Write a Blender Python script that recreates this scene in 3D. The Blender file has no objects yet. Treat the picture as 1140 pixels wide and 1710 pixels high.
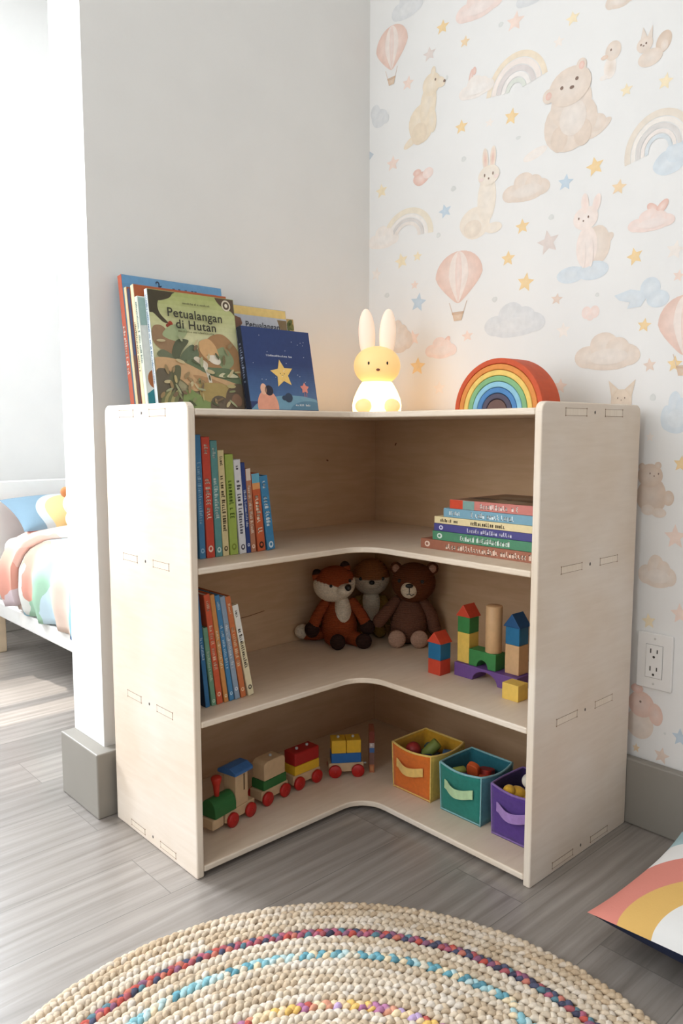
import bpy, bmesh, math, random
import numpy as np
from mathutils import Vector, Matrix

random.seed(7)
SC = bpy.context.scene
COL = SC.collection
PI = math.pi

# ------------------------------------------------------------------ colour
def lin(h):
    if isinstance(h, (tuple, list)):
        c = [v / 255 for v in h]
    else:
        c = [int(h[i:i + 2], 16) / 255 for i in (0, 2, 4)]
    return tuple(x / 12.92 if x <= .04045 else ((x + .055) / 1.055) ** 2.4 for x in c)

def mix(a, b, t):
    return tuple(x * (1 - t) + y * t for x, y in zip(a, b))

# --------------------------------------------------------------- materials
_M = {}
def nodes(name):
    m = bpy.data.materials.new(name)
    m.use_nodes = True
    nt = m.node_tree
    return m, nt, nt.nodes['Principled BSDF']

def mat(name, hexa, rough=.55, var=.06, scale=30, stretch=(1, 1, 1), bump=0, bscale=None, spec=.4, sheen=0, coat=0):
    """plain procedural material: base colour broken up by noise, optional bump"""
    if name in _M:
        return _M[name]
    m, nt, b = nodes(name)
    L = nt.links.new
    c = lin(hexa)
    tc = nt.nodes.new('ShaderNodeTexCoord')
    mp = nt.nodes.new('ShaderNodeMapping'); mp.inputs['Scale'].default_value = stretch
    L(tc.outputs['Object'], mp.inputs['Vector'])
    n = nt.nodes.new('ShaderNodeTexNoise'); n.inputs['Scale'].default_value = scale; n.inputs['Detail'].default_value = 4
    L(mp.outputs[0], n.inputs['Vector'])
    r = nt.nodes.new('ShaderNodeValToRGB')
    r.color_ramp.elements[0].position = .3; r.color_ramp.elements[1].position = .7
    r.color_ramp.elements[0].color = tuple(x * (1 - var) for x in c) + (1,)
    r.color_ramp.elements[1].color = tuple(min(1, x * (1 + var)) for x in c) + (1,)
    L(n.outputs['Fac'], r.inputs[0]); L(r.outputs[0], b.inputs['Base Color'])
    b.inputs['Roughness'].default_value = rough
    b.inputs['Specular IOR Level'].default_value = spec
    if sheen: b.inputs['Sheen Weight'].default_value = sheen
    if coat: b.inputs['Coat Weight'].default_value = coat
    if bump:
        n2 = nt.nodes.new('ShaderNodeTexNoise'); n2.inputs['Scale'].default_value = bscale or scale * 4; n2.inputs['Detail'].default_value = 3
        L(mp.outputs[0], n2.inputs['Vector'])
        bp = nt.nodes.new('ShaderNodeBump'); bp.inputs['Strength'].default_value = bump; bp.inputs['Distance'].default_value = .002
        L(n2.outputs['Fac'], bp.inputs['Height']); L(bp.outputs[0], b.inputs['Normal'])
    _M[name] = m
    return m

def print_mat(name, rough=.55, var=.1, scale=60, bump=0, spec=.3, sheen=0, knit=0):
    """colours come from the mesh's printed colour attribute, broken up by noise"""
    if name in _M:
        return _M[name]
    m, nt, b = nodes(name)
    L = nt.links.new
    a = nt.nodes.new('ShaderNodeAttribute'); a.attribute_name = 'Col'
    tc = nt.nodes.new('ShaderNodeTexCoord')
    n = nt.nodes.new('ShaderNodeTexNoise'); n.inputs['Scale'].default_value = scale; n.inputs['Detail'].default_value = 5
    L(tc.outputs['Object'], n.inputs['Vector'])
    mr = nt.nodes.new('ShaderNodeMapRange'); mr.inputs[1].default_value = .3; mr.inputs[2].default_value = .7
    mr.inputs[3].default_value = 1 - var; mr.inputs[4].default_value = 1 + var
    L(n.outputs['Fac'], mr.inputs[0])
    mx = nt.nodes.new('ShaderNodeMix'); mx.data_type = 'RGBA'; mx.blend_type = 'MULTIPLY'; mx.inputs[0].default_value = 1
    L(a.outputs['Color'], mx.inputs[6]); L(mr.outputs[0], mx.inputs[7])
    L(mx.outputs[2], b.inputs['Base Color'])
    b.inputs['Roughness'].default_value = rough
    b.inputs['Specular IOR Level'].default_value = spec
    if sheen: b.inputs['Sheen Weight'].default_value = sheen
    if bump or knit:
        bp = nt.nodes.new('ShaderNodeBump'); bp.inputs['Distance'].default_value = .0015
        if knit:
            w = nt.nodes.new('ShaderNodeTexWave'); w.bands_direction = 'Z'; w.inputs['Scale'].default_value = knit; w.inputs['Distortion'].default_value = 1.2
            w.inputs['Detail Scale'].default_value = 3
            L(tc.outputs['Object'], w.inputs['Vector']); L(w.outputs['Fac'], bp.inputs['Height']); bp.inputs['Strength'].default_value = .55
        else:
            n2 = nt.nodes.new('ShaderNodeTexNoise'); n2.inputs['Scale'].default_value = 500
            L(tc.outputs['Object'], n2.inputs['Vector']); L(n2.outputs['Fac'], bp.inputs['Height']); bp.inputs['Strength'].default_value = bump
        L(bp.outputs[0], b.inputs['Normal'])
    _M[name] = m
    return m

def birch(name, stretch, hexa='E3C9A9', var=.10):
    m, nt, b = nodes(name); L = nt.links.new
    c = lin(hexa)
    tc = nt.nodes.new('ShaderNodeTexCoord')
    mp = nt.nodes.new('ShaderNodeMapping'); mp.inputs['Scale'].default_value = stretch
    L(tc.outputs['Object'], mp.inputs['Vector'])
    n = nt.nodes.new('ShaderNodeTexNoise'); n.inputs['Scale'].default_value = 1; n.inputs['Detail'].default_value = 6
    n.inputs['Distortion'].default_value = .6; n.inputs['Roughness'].default_value = .6
    L(mp.outputs[0], n.inputs['Vector'])
    n3 = nt.nodes.new('ShaderNodeTexNoise'); n3.inputs['Scale'].default_value = 4.5; n3.inputs['Detail'].default_value = 3
    L(tc.outputs['Object'], n3.inputs['Vector'])
    r = nt.nodes.new('ShaderNodeValToRGB'); e = r.color_ramp.elements
    e[0].position = .25; e[1].position = .72
    e[0].color = tuple(x * y for x, y in zip(c, (1 - var * 1.1, 1 - var * 1.5, 1 - var * 2))) + (1,)
    e[1].color = tuple(min(1, x * (1 + var * .5)) for x in c) + (1,)
    L(n.outputs['Fac'], r.inputs[0])
    r2 = nt.nodes.new('ShaderNodeValToRGB'); e = r2.color_ramp.elements
    e[0].position = .35; e[1].position = .65; e[0].color = (.93, .88, .82, 1); e[1].color = (1, 1, 1, 1)
    L(n3.outputs['Fac'], r2.inputs[0])
    mx = nt.nodes.new('ShaderNodeMix'); mx.data_type = 'RGBA'; mx.blend_type = 'MULTIPLY'; mx.inputs[0].default_value = 1
    L(r.outputs[0], mx.inputs[6]); L(r2.outputs[0], mx.inputs[7]); L(mx.outputs[2], b.inputs['Base Color'])
    b.inputs['Roughness'].default_value = .5; b.inputs['Specular IOR Level'].default_value = .3
    bp = nt.nodes.new('ShaderNodeBump'); bp.inputs['Strength'].default_value = .08; bp.inputs['Distance'].default_value = .002
    L(n.outputs['Fac'], bp.inputs['Height']); L(bp.outputs[0], b.inputs['Normal'])
    return m

def floor_mat():
    m, nt, b = nodes('grey_oak_plank_floor'); L = nt.links.new
    tc = nt.nodes.new('ShaderNodeTexCoord')
    mp = nt.nodes.new('ShaderNodeMapping'); mp.inputs['Location'].default_value = (.43, .075, 0)
    L(tc.outputs['Object'], mp.inputs['Vector'])
    br = nt.nodes.new('ShaderNodeTexBrick')
    br.offset = .37; br.squash = 1
    br.inputs['Scale'].default_value = 1; br.inputs['Mortar Size'].default_value = .0009; br.inputs['Mortar Smooth'].default_value = .3
    br.inputs['Brick Width'].default_value = 1.22; br.inputs['Row Height'].default_value = .152; br.inputs['Bias'].default_value = 0
    br.inputs['Color1'].default_value = (0, 0, 0, 1); br.inputs['Color2'].default_value = (1, 1, 1, 1); br.inputs['Mortar'].default_value = (.5, .5, .5, 1)
    L(mp.outputs[0], br.inputs['Vector'])
    # shift the grain plank by plank
    ms = nt.nodes.new('ShaderNodeMapping'); ms.inputs['Scale'].default_value = (2.2, 60, 1)
    add = nt.nodes.new('ShaderNodeVectorMath'); add.operation = 'MULTIPLY_ADD'
    add.inputs[1].default_value = (3.7, 1.9, 0)
    L(br.outputs['Color'], add.inputs[0]); L(tc.outputs['Object'], add.inputs[2])
    L(add.outputs[0], ms.inputs['Vector'])
    n = nt.nodes.new('ShaderNodeTexNoise'); n.inputs['Scale'].default_value = 1; n.inputs['Detail'].default_value = 8; n.inputs['Roughness'].default_value = .62; n.inputs['Distortion'].default_value = .9
    L(ms.outputs[0], n.inputs['Vector'])
    ms2 = nt.nodes.new('ShaderNodeMapping'); ms2.inputs['Scale'].default_value = (1.6, 7, 1)
    L(add.outputs[0], ms2.inputs['Vector'])
    w = nt.nodes.new('ShaderNodeTexWave'); w.bands_direction = 'Y'; w.inputs['Scale'].default_value = 1.3; w.inputs['Distortion'].default_value = 7; w.inputs['Detail'].default_value = 3; w.inputs['Detail Scale'].default_value = .9
    L(ms2.outputs[0], w.inputs['Vector'])
    mixf = nt.nodes.new('ShaderNodeMath'); mixf.operation = 'MULTIPLY_ADD'; mixf.inputs[1].default_value = .16
    L(w.outputs['Fac'], mixf.inputs[0]); L(n.outputs['Fac'], mixf.inputs[2])
    r = nt.nodes.new('ShaderNodeValToRGB'); e = r.color_ramp.elements
    e[0].position = .34; e[1].position = .78
    e[0].color = lin('776F68') + (1,); e[1].color = lin('958D86') + (1,)
    L(mixf.outputs[0], r.inputs[0])
    tone = nt.nodes.new('ShaderNodeMapRange'); tone.inputs[3].default_value = .78; tone.inputs[4].default_value = 1.14
    L(br.outputs['Color'], tone.inputs[0])
    mx = nt.nodes.new('ShaderNodeMix'); mx.data_type = 'RGBA'; mx.blend_type = 'MULTIPLY'; mx.inputs[0].default_value = 1
    L(r.outputs[0], mx.inputs[6]); L(tone.outputs[0], mx.inputs[7])
    mo = nt.nodes.new('ShaderNodeMix'); mo.data_type = 'RGBA'
    L(br.outputs['Fac'], mo.inputs[0]); L(mx.outputs[2], mo.inputs[6]); mo.inputs[7].default_value = lin('6A645E') + (1,)
    L(mo.outputs[2], b.inputs['Base Color'])
    b.inputs['Roughness'].default_value = .36; b.inputs['Specular IOR Level'].default_value = .5; b.inputs['Coat Weight'].default_value = .3; b.inputs['Coat Roughness'].default_value = .22
    bp = nt.nodes.new('ShaderNodeBump'); bp.inputs['Strength'].default_value = .12; bp.inputs['Distance'].default_value = .002
    L(n.outputs['Fac'], bp.inputs['Height']); L(bp.outputs[0], b.inputs['Normal'])
    return m

def wall_mat(name, hexa, weave=False):
    m, nt, b = nodes(name); L = nt.links.new
    c = lin(hexa)
    tc = nt.nodes.new('ShaderNodeTexCoord')
    n = nt.nodes.new('ShaderNodeTexNoise'); n.inputs['Scale'].default_value = 7; n.inputs['Detail'].default_value = 4
    L(tc.outputs['Object'], n.inputs['Vector'])
    r = nt.nodes.new('ShaderNodeValToRGB'); e = r.color_ramp.elements
    e[0].position = .3; e[1].position = .7
    e[0].color = tuple(x * .965 for x in c) + (1,); e[1].color = c + (1,)
    L(n.outputs['Fac'], r.inputs[0]); L(r.outputs[0], b.inputs['Base Color'])
    b.inputs['Roughness'].default_value = .85; b.inputs['Specular IOR Level'].default_value = .2
    n2 = nt.nodes.new('ShaderNodeTexNoise'); n2.inputs['Scale'].default_value = 1; n2.inputs['Detail'].default_value = 3
    mp = nt.nodes.new('ShaderNodeMapping'); mp.inputs['Scale'].default_value = (300, 300, 60) if weave else (120, 120, 120)
    L(tc.outputs['Object'], mp.inputs['Vector']); L(mp.outputs[0], n2.inputs['Vector'])
    bp = nt.nodes.new('ShaderNodeBump'); bp.inputs['Strength'].default_value = .12; bp.inputs['Distance'].default_value = .001
    L(n2.outputs['Fac'], bp.inputs['Height']); L(bp.outputs[0], b.inputs['Normal'])
    return m

def glow_mat(name, base, emit, strength, rough=.5):
    m, nt, b = nodes(name); L = nt.links.new
    tc = nt.nodes.new('ShaderNodeTexCoord')
    n = nt.nodes.new('ShaderNodeTexNoise'); n.inputs['Scale'].default_value = 12
    L(tc.outputs['Object'], n.inputs['Vector'])
    mr = nt.nodes.new('ShaderNodeMapRange'); mr.inputs[3].default_value = strength * .93; mr.inputs[4].default_value = strength * 1.07
    L(n.outputs['Fac'], mr.inputs[0]); L(mr.outputs[0], b.inputs['Emission Strength'])
    b.inputs['Base Color'].default_value = lin(base) + (1,)
    b.inputs['Emission Color'].default_value = tuple(emit) + (1,)
    b.inputs['Roughness'].default_value = rough
    return m

# ------------------------------------------------------------ mesh builder
class MB:
    def __init__(s):
        s.v, s.f, s.mi, s.c, s.sm = [], [], [], [], []
    def add(s, verts, faces, mi=0, col=None, smooth=False, M=None, vcol=None):
        o = len(s.v)
        for p in verts:
            p = Vector(p)
            s.v.append(tuple(M @ p) if M is not None else tuple(p))
        for k, f in enumerate(faces):
            s.f.append([o + i for i in f])
            s.mi.append(mi)
            s.sm.append(smooth)
            if vcol is not None:
                s.c.append([vcol[i] for i in f])
            else:
                s.c.append([col or (.8, .8, .8)] * len(f))
        return s
    def box(s, lo, hi, mi=0, col=None, M=None):
        x0, y0, z0 = lo; x1, y1, z1 = hi
        v = [(x0, y0, z0), (x1, y0, z0), (x1, y1, z0), (x0, y1, z0), (x0, y0, z1), (x1, y0, z1), (x1, y1, z1), (x0, y1, z1)]
        f = [(0, 3, 2, 1), (4, 5, 6, 7), (0, 1, 5, 4), (1, 2, 6, 5), (2, 3, 7, 6), (3, 0, 4, 7)]
        return s.add(v, f, mi, col, False, M)
    def prism(s, poly, d0, d1, plane='xy', mi=0, col=None, M=None, cap_mi=None, smooth=False):
        """extrude a CCW outline; plane 'xy' extrudes z, 'yz' extrudes x, 'xz' extrudes y"""
        n = len(poly)
        def P(a, b, d):
            return (a, b, d) if plane == 'xy' else ((d, a, b) if plane == 'yz' else (a, d, b))
        v = [P(a, b, d0) for a, b in poly] + [P(a, b, d1) for a, b in poly]
        flip = plane == 'xz'
        side = [(i, (i + 1) % n, n + (i + 1) % n, n + i) for i in range(n)]
        caps = [tuple(range(n))[::-1], tuple(range(n, 2 * n))]
        if flip:
            side = [t[::-1] for t in side]; caps = [t[::-1] for t in caps]
        o = len(s.v)
        s.add(v, side, mi, col, smooth, M)
        for c in caps:
            s.f.append([o + i for i in c]); s.mi.append(mi if cap_mi is None else cap_mi); s.c.append([col or (.8, .8, .8)] * n); s.sm.append(False)
        return s
    def ell(s, c, r, mi=0, col=None, M=None, nu=20, nv=12, fn=None, shape=None):
        """ellipsoid; fn(unit vector) -> colour; shape(unit vector) -> displaced unit vector"""
        v, f, cc = [], [], []
        for j in range(nv + 1):
            th = PI * j / nv
            for i in range(nu):
                ph = 2 * PI * i / nu
                u = Vector((math.sin(th) * math.cos(ph), math.sin(th) * math.sin(ph), math.cos(th)))
                if fn: cc.append(fn(u))
                if shape: u = shape(u)
                v.append((c[0] + r[0] * u[0], c[1] + r[1] * u[1], c[2] + r[2] * u[2]))
        for j in range(nv):
            for i in range(nu):
                a, b = j * nu + i, j * nu + (i + 1) % nu
                f.append((a, a + nu, b + nu, b))
        return s.add(v, f, mi, col, True, M, cc if fn else None)
    def tube(s, pts, rad, n=12, mi=0, col=None, M=None, cap=True, squash=1.0):
        pts = [Vector(p) for p in pts]
        if not isinstance(rad, (list, tuple)): rad = [rad] * len(pts)
        P, R = list(pts), list(rad)
        if cap:  # rounded ends
            d0 = (P[0] - P[1]).normalized(); d1 = (P[-1] - P[-2]).normalized()
            hs = (.0, .5, .8, .95)
            P = [pts[0] + d0 * rad[0] * math.sqrt(1 - 0 ** 2) * h for h in (1, .92, .7, .38)] + P + [pts[-1] + d1 * rad[-1] * h for h in (.38, .7, .92, 1)]
            R = [rad[0] * q for q in (.02, .39, .71, .92)] + R + [rad[-1] * q for q in (.92, .71, .39, .02)]
        v, f = [], []
        up = Vector((0, 0, 1))
        prev = None
        for i, p in enumerate(P):
            d = (P[min(i + 1, len(P) - 1)] - P[max(i - 1, 0)]).normalized()
            if prev is None:
                a = d.cross(up if abs(d.z) < .9 else Vector((1, 0, 0))).normalized()
            else:
                a = (prev - d * prev.dot(d)).normalized()
            prev = a
            b = d.cross(a)
            for k in range(n):
                t = 2 * PI * k / n
                v.append(p + (a * math.cos(t) + b * math.sin(t) * squash) * R[i])
        for i in range(len(P) - 1):
            for k in range(n):
                a_, b_ = i * n + k, i * n + (k + 1) % n
                f.append((a_, b_, b_ + n, a_ + n))
        f.append(tuple(range(n))[::-1]); f.append(tuple(range((len(P) - 1) * n, len(P) * n)))
        return s.add(v, f, mi, col, True, M)
    def lathe(s, prof, n=32, mi=0, col=None, M=None, smooth=True):
        v, f = [], []
        for r, z in prof:
            for k in range(n):
                t = 2 * PI * k / n
                v.append((r * math.cos(t), r * math.sin(t), z))
        for i in range(len(prof) - 1):
            for k in range(n):
                a, b = i * n + k, i * n + (k + 1) % n
                f.append((a, b, b + n, a + n))
        f.append(tuple(range(n))[::-1]); f.append(tuple(range((len(prof) - 1) * n, len(prof) * n)))
        return s.add(v, f, mi, col, smooth, M)
    def cyl(s, c, r, h, axis='z', n=24, mi=0, col=None, M=None, e=.0012):
        prof = [(r - e, 0), (r, e), (r, h - e), (r - e, h)]
        R = {'z': Matrix(), 'x': Matrix.Rotation(PI / 2, 4, 'Y'), 'y': Matrix.Rotation(-PI / 2, 4, 'X')}[axis]
        T = Matrix.Translation(c) @ R
        return s.lathe(prof, n, mi, col, (M @ T) if M is not None else T)
    def build(s, name, mats, parent=None, bevel=0, seg=2, sub=0):
        me = bpy.data.meshes.new(name)
        me.from_pydata(s.v, [], s.f)
        if not isinstance(mats, (list, tuple)): mats = [mats]
        for m in mats: me.materials.append(m)
        me.polygons.foreach_set('material_index', s.mi)
        me.polygons.foreach_set('use_smooth', s.sm)
        a = me.color_attributes.new('Col', 'FLOAT_COLOR', 'CORNER')
        flat = []
        for fc in s.c:
            for c in fc:
                flat.extend((c[0], c[1], c[2], 1.0))
        a.data.foreach_set('color', flat)
        me.update()
        o = bpy.data.objects.new(name, me)
        COL.objects.link(o)
        if parent is not None: o.parent = parent
        if bevel:
            b = o.modifiers.new('bevel', 'BEVEL'); b.width = bevel; b.segments = seg; b.limit_method = 'ANGLE'; b.angle_limit = .6
        if sub:
            q = o.modifiers.new('sub', 'SUBSURF'); q.levels = sub; q.render_levels = sub
        return o

def tag(o, label=None, cat=None, group=None, kind=None):
    if label: o['label'] = label
    if cat: o['category'] = cat
    if group: o['group'] = group
    if kind: o['kind'] = kind
    return o

def thing(name, label, cat, loc=(0, 0, 0), rz=0, group=None, M=None):
    o = bpy.data.objects.new(name, None)
    o.empty_display_size = .02
    COL.objects.link(o)
    if M is not None: o.matrix_world = M
    else:
        o.location = loc; o.rotation_euler = (0, 0, rz)
    return tag(o, label, cat, group)

def structure(name, mb, mats, parent=None, bevel=0):
    o = mb.build(name, mats, parent, bevel)
    o['kind'] = 'structure'
    return o

def dup(o, parent=None):
    c = o.copy(); COL.objects.link(c)
    if parent is not None: c.parent = parent
    for ch in list(o.children): dup(ch, c)
    return c

def text2d(body, size, weight=0.0, spacing=1.0):
    cu = bpy.data.curves.new('lettering_source', 'FONT')
    cu.body = body; cu.size = size; cu.align_x = 'CENTER'; cu.offset = weight; cu.space_character = spacing
    o = bpy.data.objects.new('lettering_source', cu); COL.objects.link(o)
    dg = bpy.context.evaluated_depsgraph_get()
    ev = o.evaluated_get(dg); me = ev.to_mesh()
    v = [(p.co.x, p.co.y) for p in me.vertices]; f = [tuple(p.vertices) for p in me.polygons]
    ev.to_mesh_clear()
    bpy.data.objects.remove(o); bpy.data.curves.remove(cu)
    return v, f

def marks(w, h, rnd, fill=.95):
    """small unreadable letter-like strokes in a strip w long and h high: list of quads"""
    q = []; x = 0
    lw = h * .6
    while x + lw < w:
        if rnd.random() < .13:
            x += lw * .7; continue
        st = h * .2
        kind = rnd.random()
        hh = h * (1 if rnd.random() < .35 else .72)
        q.append((x, 0, x + st, hh))
        if kind < .5: q.append((x + lw * .72 - st, 0, x + lw * .72, hh * .9))
        if kind < .7: q.append((x, hh - st * .9, x + lw * .7, hh))
        if kind > .3: q.append((x, 0, x + lw * .7, st * .9))
        if .2 < kind < .8: q.append((x, hh * .45, x + lw * .62, hh * .45 + st * .8))
        x += lw * 1.0
    return q

# ------------------------------------------------------------------ camera
def make_camera():
    cd = bpy.data.cameras.new('camera'); cam = bpy.data.objects.new('camera', cd); COL.objects.link(cam)
    cd.sensor_fit = 'VERTICAL'; cd.sensor_height = 36; cd.sensor_width = 24
    cd.lens = 36 * 1286.55 / 1710
    yaw, pit = math.radians(47.4108), math.radians(-6.0411)
    cam.location = (-1.5559, -1.5776, .8487)
    cam.rotation_euler = (PI / 2 + pit, math.radians(.026), yaw - PI / 2)
    cd.clip_start = .01
    SC.camera = cam
make_camera()

PRINT = print_mat('printed_ink', .5, .05, 90)
# ================================================================= setting
W_END = -.825          # free end of the partition wall
WT = .155              # its thickness
plaster = wall_mat('white_plaster', 'E6E4E0')
plaster_far = wall_mat('white_plaster_far', 'DFDEDC')
base_grey = mat('grey_painted_baseboard', '8E887F', .5, .02, 8)

mb = MB(); mb.box((-3.2, -3.4, -.06), (1.6, 1.95, 0)); structure('floor', mb, floor_mat())
mb = MB(); mb.box((-2.62, -3.4, 2.62), (1.6, 1.95, 2.7)); structure('ceiling', mb, plaster)
mb = MB(); mb.box((W_END, 0, 0), (0, WT, 2.62)); mb.box((0, .0, 0), (1.6, WT, 2.62)); structure('wall_left', mb, plaster)
# far wall of the sleeping nook with its window opening
FY = 1.75
WX0, WX1, WZ0, WZ1 = -1.95, -.70, 1.12, 2.05
mb = MB()
mb.box((WX1, FY, 0), (1.6, FY + .14, 2.62)); mb.box((-2.62, FY, 0), (WX0, FY + .14, 2.62))
mb.box((WX0, FY, 0), (WX1, FY + .14, WZ0)); mb.box((WX0, FY, WZ1), (WX1, FY + .14, 2.62))
structure('wall_back', mb, plaster_far)
white_frame = mat('white_window_paint', 'EDEDEB', .4, .02)
def window(name, mk, x0, x1, z0, z1):
    m = MB()
    t = .045
    mk(m, x0, x1, z0, z0 + t); mk(m, x0, x1, z1 - t, z1); mk(m, x0, x0 + t, z0 + t, z1 - t); mk(m, x1 - t, x1, z0 + t, z1 - t)
    xm = (x0 + x1) / 2; zm = z0 + (z1 - z0) * .62
    mk(m, xm - .02, xm + .02, z0 + t, z1 - t)
    mk(m, x0 + t, xm - .02, zm - .015, zm + .015); mk(m, xm + .02, x1 - t, zm - .015, zm + .015)
    return structure(name, m, white_frame)
window('window_1', lambda m, a, b, c, d: m.box((a, FY + .05, c), (b, FY + .09, d)), WX0, WX1, WZ0, WZ1)
# window wall on the camera's left
LX = -2.62
V0, V1, U0, U1 = -1.15, 1.0, .7, 2.25
mb = MB()
mb.box((LX - .14, V1, 0), (LX, FY + .14, 2.62)); mb.box((LX - .14, -3.4, 0), (LX, V0, 2.62))
mb.box((LX - .14, V0, 0), (LX, V1, U0)); mb.box((LX - .14, V0, U1), (LX, V1, 2.62))
structure('wall_window', mb, plaster)
window('window_2', lambda m, a, b, c, d: m.box((LX - .09, a, c), (LX - .05, b, d)), V0, V1, U0, U1)

# baseboards
BH = .147
def bboard(name, boxes):
    m = MB()
    for lo, hi in boxes: m.box(lo, hi)
    return structure(name, m, base_grey, bevel=.004)
BT = .035
m = MB(); m.prism([(W_END - BT, -BT), (-.022, -BT), (-.022, 0), (W_END, 0), (W_END, WT), (W_END - BT, WT)], 0, BH); structure('baseboard_left', m, base_grey, bevel=.003)
bboard('baseboard_right', [((-.022, -3.3, 0), (0, 0, BH))])
bboard('baseboard_back', [((-2.6, FY - .02, 0), (1.6, FY, BH))])

# ------------------------------------------------------- wallpapered wall
WALLW = lin('E5E3E0')
class Paper:
    """prints on the wallpaper; y runs along the wall, z is up; u points to decreasing y"""
    def __init__(s, mb): s.mb = mb; s.k = 0; s.n = 0
    def place(s, y, z, w, h, flip=1): s.y, s.z, s.w, s.h, s.fl = y, z, w, h, flip; s.k = 0; s.n += 1
    def P(s, u, v):
        return (-.0002 - .00012 * s.k - .0000031 * (s.n % 37), s.y - s.fl * u * s.w, s.z + v * s.h)
    def poly(s, pts, col, inner=None, cen=None):
        s.k += 1
        n = len(pts)
        cu = cen or (sum(p[0] for p in pts) / n, sum(p[1] for p in pts) / n)
        v = [s.P(*cu)] + [s.P(*p) for p in pts]
        ci = inner or mix(col, WALLW, .3)
        f = []
        for i in range(n):
            t = (0, 1 + i, 1 + (i + 1) % n)
            f.append(t)
        s.mb.add(v, f, 1, None, False, None, [ci] + [col] * n)
    def ell(s, cu, cv, ru, rv, col, inner=None, rot=0, n=22, wob=0, a0=0, a1=2 * PI):
        r = random.Random(int((cu * 91 + cv * 37 + s.y * 13) * 1000))
        ph = [r.uniform(0, 6.3) for _ in range(3)]
        pts = []
        for i in range(n):
            t = a0 + (a1 - a0) * i / (n if a1 - a0 > 6.2 else n - 1)
            k = 1 + wob * (math.sin(3 * t + ph[0]) + .6 * math.sin(5 * t + ph[1]))
            a, b = ru * k * math.cos(t), rv * k * math.sin(t)
            pts.append((cu + a * math.cos(rot) - b * math.sin(rot), cv + a * math.sin(rot) + b * math.cos(rot)))
        s.poly(pts, col, inner)
    def band(s, cu, cv, r0, r1, col, a0, a1, n=26, asp=1):
        s.k += 1
        col = mix(col, WALLW, .08)
        v, f = [], []
        for i in range(n + 1):
            t = a0 + (a1 - a0) * i / n
            for r in (r0, r1): v.append(s.P(cu + r * math.cos(t), cv + asp * r * math.sin(t)))
        for i in range(n): f.append((2 * i, 2 * i + 1, 2 * i + 3, 2 * i + 2))
        s.mb.add(v, f, 1, None, False, None, [mix(col, WALLW, .12), col] * (n + 1))
    def star(s, col, rot=0):
        pts = []
        for i in range(10):
            t = PI / 2 + rot + i * PI / 5; r = .56 if i % 2 == 0 else .26
            pts.append((r * math.cos(t), r * math.sin(t)))
        s.poly(pts, col, mix(col, WALLW, .12), (0, 0))

mb = MB()
mb.box((0, -3.4, 0), (.12, 0, 2.62), 0)
PP = Paper(mb)
BEIGE, SAND, PINK, ROSE = lin('DDCDBF'), lin('E3D3BC'), lin('E8D3CA'), lin('DFB9AB')
GREY, BLUE, TAN, GOLD = lin('D5D5D5'), lin('D0D7DC'), lin('D2BDAB'), lin('EACC9A')
SAGE, DARK, PALE = lin('CFD2C4'), lin('8A7468'), lin('E8DFD7')
clouds = [(-0.137, 1.94, 0.109, 0.073, GREY), (-0.368, 1.855, 0.138, 0.073, PINK), (-0.515, 1.817, 0.082, 0.046, GREY), (-0.729, 1.731, 0.066, 0.047, BEIGE),
    (-0.511, 1.404, 0.127, 0.069, BEIGE), (-0.055, 1.373, 0.114, 0.064, PALE), (-0.487, 1.107, 0.169, 0.086, GREY), (-0.726, 1.016, 0.15, 0.086, BEIGE), (-0.264, 1.06, 0.104, 0.058, PINK),
    (-0.114, 1.101, 0.102, 0.093, BEIGE), (-0.881, 0.883, 0.061, 0.091, BLUE), (-0.857, 0.555, 0.081, 0.073, BEIGE), (-0.813, 1.272, 0.098, 0.047, PINK), (-0.364, 1.669, 0.104, 0.055, PALE)]
for y, z, w, h, c in clouds:
    PP.place(y, z, w, h)
    PP.ell(0, -.16, .42, .3, c, wob=.03); PP.ell(-.3, -.1, .21, .28, c); PP.ell(.3, -.1, .2, .27, c, rot=.2)
    PP.ell(-.05, .16, .22, .33, c, wob=.02); PP.ell(.16, .06, .18, .28, c)
    PP.ell(.02, -.12, .3, .2, mix(c, WALLW, .3), mix(c, WALLW, .45))
for y, z, w, h in [(-0.082, 1.835, 0.115, 0.15), (-0.318, 1.208, 0.149, 0.172), (-0.891, 1.036, 0.11, 0.16)]:
    PP.place(y, z, w, h)
    env = []
    for i in range(30):
        t = 2 * PI * i / 30
        u, v = .5 * math.cos(t), .16 + .34 * math.sin(t)
        if math.sin(t) < 0:
            u *= 1 - .62 * (-math.sin(t)) ** 1.3
            v = .16 + .4 * math.sin(t)
        env.append((u, v))
    PP.poly(env, lin('DFC0B2'), lin('EAD9D0'))
    st = [(u * .42, v * .98 + .004) for u, v in env]
    PP.poly(st, lin('E8DAD1'), lin('EBE0D9'))
    PP.poly([(u * .14 + (.3 if 0 else 0), v * .97 + .004) for u, v in env], lin('E6CFC5'))
    for q in (-1, 1): PP.poly([(q * .18, -.22), (q * .195, -.22), (q * .115, -.4), (q * .1, -.4)], TAN)
    PP.poly([(-.12, -.38), (.12, -.38), (.08, -.49), (-.08, -.49)], lin('D3B79D'))
    PP.poly([(-.13, -.365), (.13, -.365), (.12, -.4), (-.12, -.4)], lin('C7A78B'))
PP.place(-0.478, 1.666, 0.168, 0.11)
def rainbow_print(cols, a0, a1, tilt=0):
    r = .5
    for c, wd in cols:
        PP.band(0, -.38, r - wd, r, c, a0, a1, asp=1.55); r -= wd + .012
rainbow_print([(lin('E6D5BC'), .08), (lin('EADDD4'), .075), (lin('D6CCC8'), .07), (lin('EBE4DE'), .06), (lin('D3D6CB'), .06)], .18, PI - .1)
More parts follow.
